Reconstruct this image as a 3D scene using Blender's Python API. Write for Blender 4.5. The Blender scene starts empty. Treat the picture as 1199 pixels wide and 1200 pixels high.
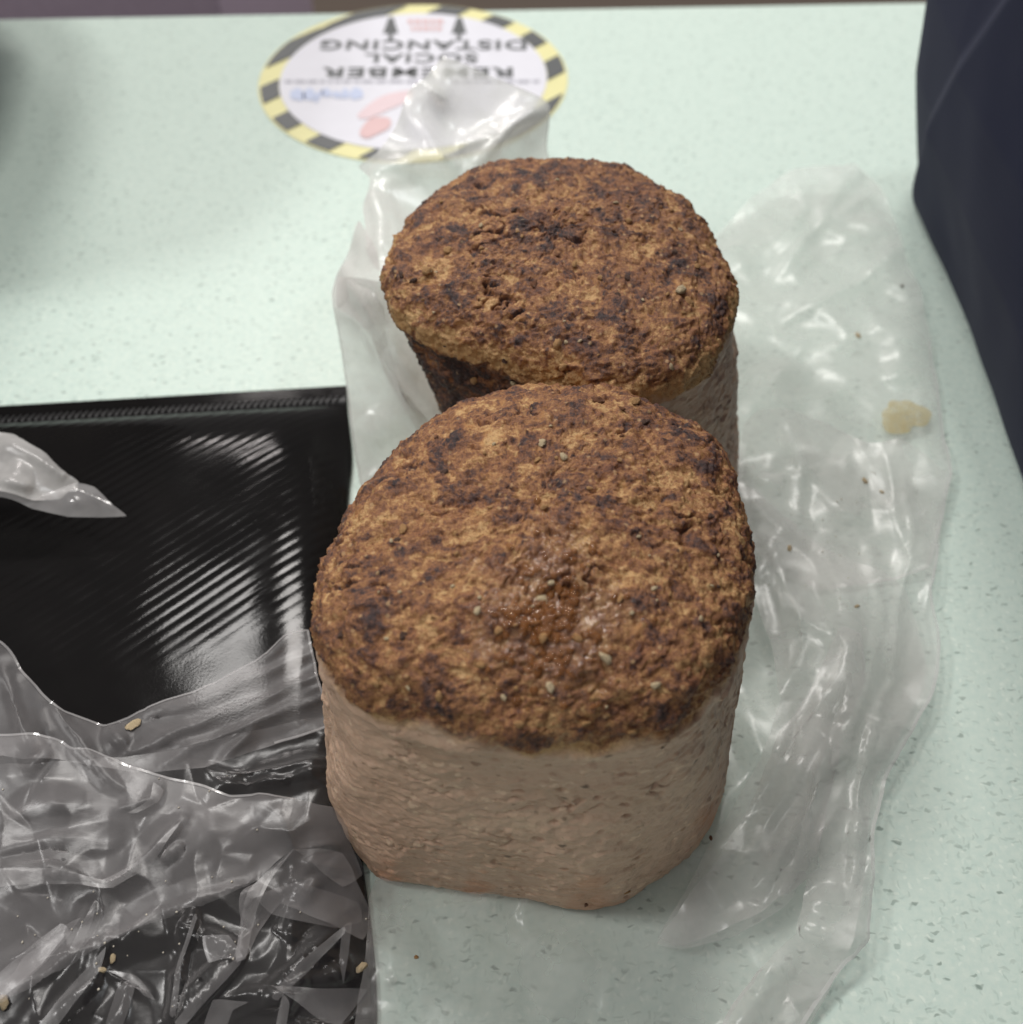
import bpy, bmesh, math, random
import numpy as np
from mathutils import Vector, geometry

random.seed(7)
RNG = np.random.default_rng(7)
scene = bpy.context.scene
COL = scene.collection

# ------------------------------------------------------------------ camera, world, lamps, exposure
PITCH = math.radians(51.0)      # below the horizontal
CAM_H = 0.30                    # camera height above the counter
F_PX = 1200.0                   # focal length in pixels of the 1199 x 1200 photograph

cd = bpy.data.cameras.new("camera")
cam = bpy.data.objects.new("camera", cd)
COL.objects.link(cam)
cam.location = (0, 0, CAM_H)
cam.rotation_euler = (math.pi / 2 - PITCH, 0, 0)
cd.sensor_width = 36
cd.lens = 36.0
cd.clip_start = 0.005
cd.clip_end = 50
cd.dof.use_dof = True
cd.dof.focus_distance = 0.284
cd.dof.aperture_fstop = 10.0
scene.camera = cam

world = bpy.data.worlds.new("World")
scene.world = world
world.use_nodes = True
world.node_tree.nodes["Background"].inputs[0].default_value = (1.0, 0.97, 0.95, 1)
world.node_tree.nodes["Background"].inputs[1].default_value = 0.33


def area_lamp(name, loc, target, size, power, color):
    ld = bpy.data.lights.new(name, "AREA")
    ld.shape = "RECTANGLE"
    ld.size, ld.size_y = size
    ld.energy = power
    ld.color = color
    o = bpy.data.objects.new(name, ld)
    COL.objects.link(o)
    o.location = loc
    o.rotation_euler = (Vector(target) - Vector(loc)).to_track_quat("-Z", "Y").to_euler()
    return o


area_lamp("ceiling_lamp", (-0.50, 1.35, 2.0), (0, 0.25, 0), (0.36, 0.20), 13.5, (1.0, 0.97, 0.94))
area_lamp("ceiling_lamp", (0.12, 1.50, 2.0), (0, 0.25, 0), (0.36, 0.20), 16.5, (1.0, 0.96, 0.92))
area_lamp("ceiling_lamp", (-1.20, 0.25, 1.6), (0, 0.2, 0), (0.30, 0.20), 11, (1.0, 0.98, 0.96))
area_lamp("ceiling_lamp", (1.15, 1.15, 1.9), (0, 0.3, 0), (0.30, 0.20), 6, (0.93, 0.97, 1.0))
area_lamp("ceiling_lamp", (-0.72, 2.65, 2.0), (0, 0.3, 0), (0.40, 0.14), 12, (1.0, 0.93, 0.90))

scene.view_settings.view_transform = "Standard"
scene.view_settings.look = "None"
scene.view_settings.exposure = 0.0
scene.view_settings.gamma = 1.0
scene.view_settings.use_curve_mapping = False
scene.cycles.transparent_max_bounces = 40
scene.cycles.max_bounces = 10
scene.cycles.caustics_reflective = False
scene.cycles.caustics_refractive = False
scene.cycles.use_denoising = True

SP, CP = math.sin(PITCH), math.cos(PITCH)


def unproj(px, py, z=0.0):
    """Point of the photograph -> world point at height z (arrays welcome)."""
    a = (np.asarray(px, float) - 599.5) / F_PX
    b = (600.0 - np.asarray(py, float)) / F_PX
    dy = CP + b * SP
    dz = -SP + b * CP
    t = (np.asarray(z, float) - CAM_H) / dz
    return np.stack([a * t, dy * t, np.asarray(z, float) + 0 * t], -1)


def proj(P):
    d = P - np.array([0, 0, CAM_H])
    ax = d[..., 1] * CP - d[..., 2] * SP
    up = d[..., 1] * SP + d[..., 2] * CP
    return 599.5 + F_PX * d[..., 0] / ax, 600 - F_PX * up / ax


# ------------------------------------------------------------------ numpy noise
def _hash(ix, iy, iz, seed):
    h = (ix * 374761393 + iy * 668265263 + iz * 2147483647 + seed * 974634777) & 0xFFFFFFFF
    h = ((h ^ (h >> 13)) * 1274126177) & 0xFFFFFFFF
    h = ((h ^ (h >> 16)) * 2246822519) & 0xFFFFFFFF
    return (h ^ (h >> 15)) & 0xFFFFFFFF


def vnoise(P, scale, seed=0):
    """Gradient noise, about -1..1."""
    Q = P * scale
    I = np.floor(Q).astype(np.int64)
    F = Q - I
    U = F * F * F * (F * (F * 6 - 15) + 10)
    out = np.zeros(len(P))
    for dx in (0, 1):
        for dy in (0, 1):
            for dz in (0, 1):
                h = _hash(I[:, 0] + dx, I[:, 1] + dy, I[:, 2] + dz, seed)
                gx = (h & 1023) / 511.5 - 1
                gy = ((h >> 10) & 1023) / 511.5 - 1
                gz = ((h >> 20) & 1023) / 511.5 - 1
                w = (U[:, 0] if dx else 1 - U[:, 0]) * (U[:, 1] if dy else 1 - U[:, 1]) * (U[:, 2] if dz else 1 - U[:, 2])
                out += w * (gx * (F[:, 0] - dx) + gy * (F[:, 1] - dy) + gz * (F[:, 2] - dz))
    return out * 1.5


def fbm(P, scale, octv=3, seed=0, gain=0.5):
    o = np.zeros(len(P))
    a = 1.0
    for k in range(octv):
        o += a * vnoise(P, scale * 2.03 ** k, seed + 17 * k)
        a *= gain
    return o


def worley(P, scale, seed=0):
    """Distance to the nearest jittered cell point (cells of 1) and that cell's hash 0..1."""
    Q = P * scale
    I = np.floor(Q).astype(np.int64)
    best = np.full(len(P), 9.0)
    cell = np.zeros(len(P))
    for dx in (-1, 0, 1):
        for dy in (-1, 0, 1):
            for dz in (-1, 0, 1):
                J = I + np.array([dx, dy, dz])
                h = _hash(J[:, 0], J[:, 1], J[:, 2], seed)
                h2 = _hash(J[:, 0], J[:, 1], J[:, 2], seed + 5)
                px = J[:, 0] + (h & 1023) / 1023
                py = J[:, 1] + ((h >> 10) & 1023) / 1023
                pz = J[:, 2] + ((h >> 20) & 1023) / 1023
                d = np.sqrt((Q[:, 0] - px) ** 2 + (Q[:, 1] - py) ** 2 + (Q[:, 2] - pz) ** 2)
                m = d < best
                best = np.where(m, d, best)
                cell = np.where(m, (h2 & 0xFFFF) / 65535.0, cell)
    return best, cell


def sstep(a, b, x):
    t = np.clip((x - a) / (b - a), 0, 1)
    return t * t * (3 - 2 * t)


# ------------------------------------------------------------------ mesh and material helpers
def mesh_np(name, V, F, mat=None, smooth=True, attrs=None):
    V = np.asarray(V, np.float32)
    F = np.asarray(F, np.int32)
    n = F.shape[1]
    me = bpy.data.meshes.new(name)
    me.vertices.add(len(V))
    me.vertices.foreach_set("co", V.ravel())
    me.loops.add(F.size)
    me.loops.foreach_set("vertex_index", F.ravel())
    me.polygons.add(len(F))
    me.polygons.foreach_set("loop_start", np.arange(0, F.size, n, dtype=np.int32))
    me.polygons.foreach_set("loop_total", np.full(len(F), n, np.int32))
    me.polygons.foreach_set("use_smooth", np.full(len(F), smooth, bool))
    me.update()
    me.validate()
    for k, a in (attrs or {}).items():
        at = me.attributes.new(k, "FLOAT", "POINT")
        at.data.foreach_set("value", np.asarray(a, np.float32))
    if mat:
        me.materials.append(mat)
    return me


def link(name, me, parent=None, loc=None):
    o = bpy.data.objects.new(name, me)
    COL.objects.link(o)
    if parent:
        o.parent = parent
    if loc is not None:
        o.location = loc
    return o


def thing(o, label, cat, group=None):
    o["label"] = label
    o["category"] = cat
    if group:
        o["group"] = group
    return o


def structure(o):
    o["kind"] = "structure"
    return o


def empty(name, loc=(0, 0, 0)):
    o = bpy.data.objects.new(name, None)
    COL.objects.link(o)
    o.location = loc
    o.empty_display_size = 0.02
    return o


def new_mat(name):
    m = bpy.data.materials.new(name)
    m.use_nodes = True
    nt = m.node_tree
    b = nt.nodes["Principled BSDF"]
    return m, nt, b


def N(nt, typ, **kw):
    n = nt.nodes.new(typ)
    for k, v in kw.items():
        if isinstance(k, str) and hasattr(n, k):
            setattr(n, k, v)
    return n


def L(nt, a, b):
    nt.links.new(a, b)


def math_node(nt, op, a, b=None, clamp=False):
    n = nt.nodes.new("ShaderNodeMath")
    n.operation = op
    n.use_clamp = clamp
    for i, v in enumerate((a, b)):
        if v is None:
            continue
        if hasattr(v, "node"):
            nt.links.new(v, n.inputs[i])
        else:
            n.inputs[i].default_value = v
    return n.outputs[0]


def mix_col(nt, fac, a, b):
    n = nt.nodes.new("ShaderNodeMix")
    n.data_type = "RGBA"
    for s, v in ((0, fac), (6, a), (7, b)):
        if hasattr(v, "node"):
            nt.links.new(v, n.inputs[s])
        else:
            n.inputs[s].default_value = v if s == 0 else (*v, 1)
    return n.outputs[2]


def ramp(nt, fac, stops, interp="LINEAR"):
    n = nt.nodes.new("ShaderNodeValToRGB")
    cr = n.color_ramp
    cr.interpolation = interp
    while len(cr.elements) < len(stops):
        cr.elements.new(0.5)
    for e, (p, c) in zip(cr.elements, stops):
        e.position = p
        e.color = (*c, 1) if len(c) == 3 else c
    nt.links.new(fac, n.inputs[0])
    return n.outputs[0]


def noise_tex(nt, vec, scale, detail=3, rough=0.5, dist=0.0):
    n = nt.nodes.new("ShaderNodeTexNoise")
    n.inputs["Scale"].default_value = scale
    n.inputs["Detail"].default_value = detail
    n.inputs["Roughness"].default_value = rough
    n.inputs["Distortion"].default_value = dist
    nt.links.new(vec, n.inputs["Vector"])
    return n


def obj_coord(nt):
    return nt.nodes.new("ShaderNodeTexCoord").outputs["Object"]


def bump(nt, b, h, strength, dist):
    n = nt.nodes.new("ShaderNodeBump")
    n.inputs["Strength"].default_value = strength
    n.inputs["Distance"].default_value = dist
    nt.links.new(h, n.inputs["Height"])
    nt.links.new(n.outputs[0], b.inputs["Normal"])


def lin(r, g, b):
    f = lambda c: (c / 255 / 12.92) if c / 255 <= 0.04045 else ((c / 255 + 0.055) / 1.055) ** 2.4
    return (f(r), f(g), f(b))


def plain(name, rgb, rough=0.6, spec=0.4):
    m, nt, b = new_mat(name)
    c = obj_coord(nt)
    nz = noise_tex(nt, c, 120, 3)
    col = mix_col(nt, nz.outputs[0], tuple(x * 0.88 for x in rgb), tuple(min(1, x * 1.1) for x in rgb))
    L(nt, col, b.inputs["Base Color"])
    b.inputs["Roughness"].default_value = rough
    b.inputs["Specular IOR Level"].default_value = spec
    return m


# ------------------------------------------------------------------ the countertop and what lies beyond it
def mat_counter():
    m, nt, b = new_mat("mint_laminate")
    c = obj_coord(nt)
    warp = noise_tex(nt, c, 260, 2)
    mp = N(nt, "ShaderNodeVectorMath", operation="MULTIPLY_ADD")
    L(nt, warp.outputs["Color"], mp.inputs[0])
    mp.inputs[1].default_value = (0.0040, 0.0040, 0.0)
    L(nt, c, mp.inputs[2])
    base = mix_col(nt, noise_tex(nt, c, 14, 3).outputs[0], lin(199, 218, 209), lin(205, 223, 214))
    mott = noise_tex(nt, c, 420, 4, 0.6)
    base = mix_col(nt, ramp(nt, mott.outputs[0], [(0.35, (0, 0, 0)), (0.65, (1, 1, 1))]), base, lin(212, 227, 217))
    col = base
    # elongated flecks: two sizes, two tones
    for (sx, sy, rot, thr, pick, tone, k) in (
        (230, 640, 0.5, 0.30, 0.34, (162, 181, 172), 0.5),
        (660, 260, -0.3, 0.26, 0.30, (170, 188, 179), 0.5),
        (190, 430, 0.7, 0.22, 0.26, (116, 133, 125), 0.72),
        (430, 430, 0.1, 0.25, 0.35, (226, 238, 228), 0.8),
    ):
        mapn = N(nt, "ShaderNodeMapping")
        mapn.inputs["Scale"].default_value = (sx, sy, 1)
        mapn.inputs["Rotation"].default_value = (0, 0, rot)
        L(nt, mp.outputs[0], mapn.inputs[0])
        v = N(nt, "ShaderNodeTexVoronoi")
        v.voronoi_dimensions = "2D"
        v.inputs["Scale"].default_value = 1
        L(nt, mapn.outputs[0], v.inputs["Vector"])
        sep = N(nt, "ShaderNodeSeparateColor")
        L(nt, v.outputs["Color"], sep.inputs[0])
        near = ramp(nt, v.outputs["Distance"], [(thr * 0.55, (1, 1, 1)), (thr * 1.25, (0, 0, 0))])
        has = math_node(nt, "LESS_THAN", sep.outputs[0], pick)
        f = math_node(nt, "MULTIPLY", near, has)
        f = math_node(nt, "MULTIPLY", f, math_node(nt, "MULTIPLY", sep.outputs[1], k))
        col = mix_col(nt, f, col, lin(*tone))
    L(nt, col, b.inputs["Base Color"])
    b.inputs["Roughness"].default_value = 0.42
    b.inputs["Specular IOR Level"].default_value = 0.35
    bump(nt, b, noise_tex(nt, c, 900, 2).outputs[0], 0.08, 0.0004)
    return m


def rounded_slab(name, x0, x1, y0, y1, z0, z1, r, mat):
    bm = bmesh.new()
    vs = [bm.verts.new(p) for p in ((x0, y0, z0), (x1, y0, z0), (x1, y1, z0), (x0, y1, z0),
                                    (x0, y0, z1), (x1, y0, z1), (x1, y1, z1), (x0, y1, z1))]
    for f in ((3, 2, 1, 0), (4, 5, 6, 7), (0, 1, 5, 4), (1, 2, 6, 5), (2, 3, 7, 6), (3, 0, 4, 7)):
        bm.faces.new([vs[i] for i in f])
    if r:
        bmesh.ops.bevel(bm, geom=list(bm.edges), offset=r, segments=4, affect="EDGES", profile=0.5)
    me = bpy.data.meshes.new(name)
    bm.to_mesh(me)
    bm.free()
    for p in me.polygons:
        p.use_smooth = True
    me.materials.append(mat)
    return me


far_a, far_b = unproj(0, 21), unproj(1085, 1.5)
EDGE_ROT = math.atan2(far_b[1] - far_a[1], far_b[0] - far_a[0])
edge_y0 = far_a[1] - far_a[0] * math.tan(EDGE_ROT)
counter = link("countertop", rounded_slab("countertop", -1.3, 1.3, -0.95, 0.0, -0.04, 0.0, 0.003, mat_counter()),
               loc=(0, edge_y0, 0))
counter.rotation_euler.z = EDGE_ROT
structure(counter)

floor = link("floor", mesh_np("floor", [(-4, -2, -0.9), (4, -2, -0.9), (4, 5, -0.9), (-4, 5, -0.9)], [(0, 1, 2, 3)],
                              plain("brown_floor", lin(112, 99, 88), 0.55)))
structure(floor)
cab_x = (270 - 599.5) / F_PX * (0.85 * CP + 0.43 * SP)
cab = link("cabinet", rounded_slab("cabinet", -1.3, cab_x, 0.85, 1.25, -0.9, -0.03, 0.004,
                                   plain("lilac_paint", lin(176, 160, 178), 0.5)))
thing(cab, "pale lilac cabinet front glimpsed beyond the far edge of the counter", "cabinet")


# ------------------------------------------------------------------ round floor sticker lying upside down on the counter
def mat_print(name, rgb, rough=0.45):
    m, nt, b = new_mat(name)
    c = obj_coord(nt)
    nz = noise_tex(nt, c, 60, 3)
    col = mix_col(nt, nz.outputs[0], tuple(x * 0.93 for x in rgb), tuple(min(1, x * 1.04) for x in rgb))
    L(nt, col, b.inputs["Base Color"])
    b.inputs["Roughness"].default_value = rough
    return m


def build_sticker():
    cpt = unproj(484, 92)
    top, bot = unproj(484, 7), unproj(484, 191)
    lft, rgt = unproj(302, 96), unproj(667, 96)
    R = 0.25 * ((rgt - lft)[0] + (top - bot)[1])
    cx, cy = 0.5 * (lft[0] + rgt[0]), 0.5 * (top[1] + bot[1])
    yel, wht = mat_print("yellow_print", lin(232, 227, 168)), mat_print("white_print", lin(226, 226, 234))
    blk = mat_print("black_print", lin(90, 93, 94))  # black ink lightened to grey, standing in for glare and blur
    blu, pnk = mat_print("pale_blue_print", lin(196, 206, 232)), mat_print("pale_pink_print", lin(228, 206, 210))
    red, gry = mat_print("faded_red_print", lin(222, 188, 188)), mat_print("grey_print", lin(180, 180, 190))
    root = empty("floor_sticker", (cx, cy, 0.0004))
    thing(root, "round white sticker with yellow and black hazard border lying upside down on the counter", "sticker")

    def disc(name, r, z, mat, n=128):
        V = [(0, 0, z)] + [(r * math.cos(2 * math.pi * i / n), r * math.sin(2 * math.pi * i / n), z) for i in range(n)]
        F = [(0, 1 + i, 1 + (i + 1) % n) for i in range(n)]
        return link(name, mesh_np(name, V, F, mat), root)

    disc("yellow_border", R, 0.0, yel)
    disc("white_panel", R * 0.865, 0.0003, wht)
    ri, ro = 0.868 * R, 0.985 * R
    per, n_first = 0.355 * R, 0.50 * R
    for k in range(-4, 3):
        n0 = n_first + k * per - per * 0.25
        n1 = n0 + per * 0.5
        for sgn in (-1, 1):
            rows = []
            rr = np.linspace(ri, ro, 10)
            for r in rr:
                if n0 > r or n1 < -r:
                    rows.append(None)
                    continue
                a0 = math.acos(max(-1, min(1, n1 / r)))
                a1 = math.acos(max(-1, min(1, n0 / r)))
                th = [math.radians(135) + sgn * (a0 + (a1 - a0) * t / 10) for t in range(11)]
                rows.append([(r * math.cos(t), r * math.sin(t), 0.0005) for t in th])
            rows = [r for r in rows if r]
            if len(rows) < 2:
                continue
            V = [p for r in rows for p in r]
            F = [(i * 11 + j, i * 11 + j + 1, (i + 1) * 11 + j + 1, (i + 1) * 11 + j)
                 for i in range(len(rows) - 1) for j in range(10)]
            link("hazard_stripe", mesh_np("hazard_stripe", V, F, blk), root)

    def local(px, py):
        p = unproj(px, py)
        return p[0] - cx, p[1] - cy

    def text(body, px0, px1, py, hpx, mat):
        cu = bpy.data.curves.new("lettering", "FONT")
        cu.body = body
        cu.align_x, cu.align_y = "CENTER", "CENTER"
        cu.size = 1.0
        cu.offset = 0.026
        cu.space_character = 1.12
        to = bpy.data.objects.new("lettering_source", cu)
        COL.objects.link(to)
        dg = bpy.context.evaluated_depsgraph_get()
        me = bpy.data.meshes.new_from_object(to.evaluated_get(dg))
        bpy.data.objects.remove(to)
        co = np.empty(len(me.vertices) * 3)
        me.vertices.foreach_get("co", co)
        co = co.reshape(-1, 3)
        lo, hi = co.min(0), co.max(0)
        x0, y0 = local(px0, py)
        x1, _ = local(px1, py)
        _, ya = local(0.5 * (px0 + px1), py - hpx / 2)
        _, yb = local(0.5 * (px0 + px1), py + hpx / 2)
        co = (co - (lo + hi) / 2) * np.array([(x1 - x0) / (hi - lo)[0], (ya - yb) / (hi - lo)[1], 0])
        co[:, :2] *= -1                                   # the sticker lies upside down
        co += np.array([(x0 + x1) / 2, (ya + yb) / 2, 0.0006])
        me.vertices.foreach_set("co", co.ravel())
        me.update()
        me.materials.clear()
        me.materials.append(mat)
        link("lettering", me, root)

    text("DISTANCING", 376, 617, 54.5, 11.5, blk)
    text("SOCIAL", 428, 560, 70, 11, blk)
    text("REMEMBER", 377, 601, 86.5, 11.5, blk)

    def poly(name, pts, mat, z=0.0006):
        V = [(*local(*p), z) for p in pts]
        bm = bmesh.new()
        f = bm.faces.new([bm.verts.new(v) for v in V])
        f.normal_update()
        if f.normal.z < 0:
            f.normal_flip()
        bmesh.ops.triangulate(bm, faces=list(bm.faces))
        me = bpy.data.meshes.new(name)
        bm.to_mesh(me)
        bm.free()
        me.materials.append(mat)
        return link(name, me, root)

    def blob(name, x, y, a, bb, ang, mat, z=0.0006):
        pts = []
        for i in range(24):
            t = 2 * math.pi * i / 24
            u, v = a * math.cos(t), bb * math.sin(t) * (1 + 0.15 * math.sin(3 * t))
            pts.append((x + u * math.cos(ang) - v * math.sin(ang), y + u * math.sin(ang) + v * math.cos(ang)))
        poly(name, pts, mat, z)

    for ax in (458, 538):                                 # the two black arrows
        poly("arrow", [(ax - 9, 41), (ax - 2.5, 41), (ax - 2.5, 50), (ax + 2.5, 50), (ax + 2.5, 41), (ax + 9, 41),
                       (ax + 3, 22), (ax - 2, 22)], blk)
    # fine line of print, too small to read: a row of short grey dashes
    x = 334
    while x < 634:
        w = random.uniform(5, 17)
        poly("fine_print", [(x, 95.5), (x + w, 95.5), (x + w, 98.6), (x, 98.6)], gry)
        x += w + random.uniform(2.5, 4)
    # faded marks
    for (x, y, a, bb, an) in ((349, 113, 9, 7, 0.2), (363, 113, 8, 7, 0.1), (374, 114, 9, 3, -1.0), (383, 111, 6, 5, 0.1),
                              (395, 113, 6, 4, 0.3), (405, 112, 5, 6, 0.0), (418, 112, 8, 7, -0.2)):
        blob("faded_mark", x, y, a, bb, an, blu)
    blob("faded_mark", 452, 124, 36, 9, -0.42, pnk)
    blob("faded_mark", 440, 151, 20, 10, -0.45, red, 0.0007)
    blob("faded_mark", 508, 31, 0.1, 0.1, 0, red)
    for (x0, x1, y) in ((478, 522, 27), (482, 519, 35)):
        x = x0
        while x < x1 - 3:
            w = random.uniform(4, 8)
            poly("faded_mark", [(x, y - 2.5), (x + w, y - 2.5), (x + w, y + 2.5), (x, y + 2.5)], red)
            x += w + 2
    return root


build_sticker()


# ------------------------------------------------------------------ glossy black ribbed pouch
PA, PB = unproj(-70, 483), unproj(407, 455)               # its far edge
PU = (PB - PA) / np.linalg.norm(PB - PA)
PV = np.array([PU[1], -PU[0], 0.0])                       # towards the viewer
P_LEN, P_DEP = 0.40, 0.34
RD = unproj(330, 600, 0.01) - unproj(205, 684, 0.01)      # direction of the ribs
RD /= np.linalg.norm(RD)
RN = np.array([-RD[1], RD[0], 0])
RIB = abs(np.dot(unproj(300, 650, 0.01) - unproj(300, 663.2, 0.01), RN))


_d = unproj(434, 1215, 0.006) - PB
P_K = float((_d @ PU) / (_d @ PV))                        # lean of the right side


def pouch_uv(x, y):
    d = np.stack([x - PB[0], y - PB[1]], -1)
    return d @ PU[:2], d @ PV[:2]                          # u <= 0 is inside, v >= 0 is towards the viewer


def pouch_height(x, y, ribs=True):
    u, v = pouch_uv(x, y)
    body = 0.0115 * (1 - np.exp(-np.clip(v - 0.010, 0, 9) / 0.011)) * (1 - np.exp(-np.clip(-u + P_K * v, 0, 9) / 0.009))
    puff = 0.0035 * np.sin(np.clip(v / P_DEP, 0, 1) * math.pi) * np.sin(np.clip(-u / 0.40, 0, 1) * math.pi)
    h = 0.0016 + body + puff
    if ribs:
        P = np.stack([x, y, 0 * x], -1).reshape(-1, 3)
        ph = (P @ RN) / RIB * 2 * math.pi
        s = np.abs(np.sin(ph / 2)) ** 0.8
        fade = sstep(0.165, 0.135, v + 0.30 * (u + 0.13)) * sstep(0.012, 0.022, v) * sstep(-0.002, 0.010, -u + P_K * v)
        wob = vnoise(P, 22, 3).reshape(np.shape(x))
        left = 0.06 + 0.94 * sstep(0.185, 0.135, -u + 0.02 * wob + 0.10 * (v - 0.1))
        h = h + 0.00010 * s.reshape(np.shape(x)) * fade * left
        h = h + 0.00030 * wob * sstep(0.01, 0.03, v)
        h = h + 0.00012 * vnoise(P, 60, 9).reshape(np.shape(x)) * sstep(0.01, 0.03, v)
    return h


def mat_pouch():
    m, nt, b = new_mat("black_gloss_vinyl")
    c = obj_coord(nt)
    nz = noise_tex(nt, c, 40, 3)
    L(nt, mix_col(nt, nz.outputs[0], (0.006, 0.0058, 0.006), (0.011, 0.010, 0.010)), b.inputs["Base Color"])
    rr = ramp(nt, noise_tex(nt, c, 90, 4).outputs[0], [(0.3, (0.07,) * 3), (0.7, (0.13,) * 3)])
    L(nt, rr, b.inputs["Roughness"])
    b.inputs["Specular IOR Level"].default_value = 0.085
    bump(nt, b, noise_tex(nt, c, 1200, 2).outputs[0], 0.06, 0.0002)
    return m


def build_pouch():
    root = empty("pouch", tuple(PB))
    thing(root, "glossy black ribbed pouch with a zip along its far edge, under the crumpled plastic", "pouch")
    mat = mat_pouch()
    nu, nv = 680, 640
    uu, vv = np.meshgrid(np.linspace(0, 1, nu), np.linspace(0, 1, nv))
    v = vv * P_DEP
    u_right = P_K * v + 0.0016 * np.sin(v * 60) * sstep(0.01, 0.05, v)
    u = -P_LEN + uu * (P_LEN + u_right)
    X = PB[0] + u * PU[0] + v * PV[0]
    Y = PB[1] + u * PU[1] + v * PV[1]
    Z = pouch_height(X, Y)
    V = np.stack([X, Y, Z], -1).reshape(-1, 3)
    # skirt down to the counter along the rim
    idx = np.arange(nu * nv).reshape(nv, nu)
    F = np.stack([idx[:-1, :-1], idx[1:, :-1], idx[1:, 1:], idx[:-1, 1:]], -1).reshape(-1, 4)
    rim = np.concatenate([idx[0, :], idx[1:, -1], idx[-1, -2::-1], idx[-2:0:-1, 0]])
    low = V[rim].copy()
    low[:, 2] = 0.0004
    base = len(V)
    V = np.concatenate([V, low])
    k = np.arange(len(rim))
    S = np.stack([rim[k], rim[(k + 1) % len(rim)], base + (k + 1) % len(rim), base + k], -1)
    F = np.concatenate([F, S])
    V -= PB
    link("ribbed_panel", mesh_np("ribbed_panel", V, F, mat), root)
    # the zip: a low welt with slanted teeth
    zm, nt, b = new_mat("black_zip_tape")
    L(nt, mix_col(nt, noise_tex(nt, obj_coord(nt), 600, 2).outputs[0], (0.008, 0.008, 0.009), (0.02, 0.019, 0.02)), b.inputs["Base Color"])
    b.inputs["Roughness"].default_value = 0.5
    V, F = [], []
    ring = 10
    n = 90
    for i in range(n + 1):
        uu = -P_LEN + P_LEN * i / n
        for j in range(ring):
            a = math.pi * j / (ring - 1)
            vv = 0.0088 + 0.0026 * math.cos(a)
            p = PU * uu + PV * vv
            V.append((p[0], p[1], 0.0015 + 0.0013 * math.sin(a)))
    for i in range(n):
        for j in range(ring - 1):
            F.append((i * ring + j, i * ring + j + 1, (i + 1) * ring + j + 1, (i + 1) * ring + j))
    zip_o = link("zip", mesh_np("zip", V, F, zm), root)
    V, F = [], []
    for i in range(150):
        c = PU * (-0.398 + 0.00265 * i) + PV * 0.0088 + np.array([0, 0, 0.0026])
        d1 = (PU * 0.55 - PV * 0.83) * 0.0021
        d2 = (PU * 0.83 + PV * 0.55) * 0.00062
        b0 = len(V)
        for zz, s in ((0, 1.0), (0.0006, 0.6)):
            for sa, sb in ((-1, -1), (1, -1), (1, 1), (-1, 1)):
                p = c + d1 * sa * (0.85 if zz else 1) + d2 * sb * s
                V.append((p[0], p[1], p[2] + zz))
        for q in ((4, 5, 6, 7), (0, 1, 5, 4), (1, 2, 6, 5), (2, 3, 7, 6), (3, 0, 4, 7)):
            F.append(tuple(b0 + t for t in q))
    teeth = link("zip_teeth", mesh_np("zip_teeth", V, F, mat, smooth=False), zip_o)
    teeth["kind"] = "stuff"


build_pouch()


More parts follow.
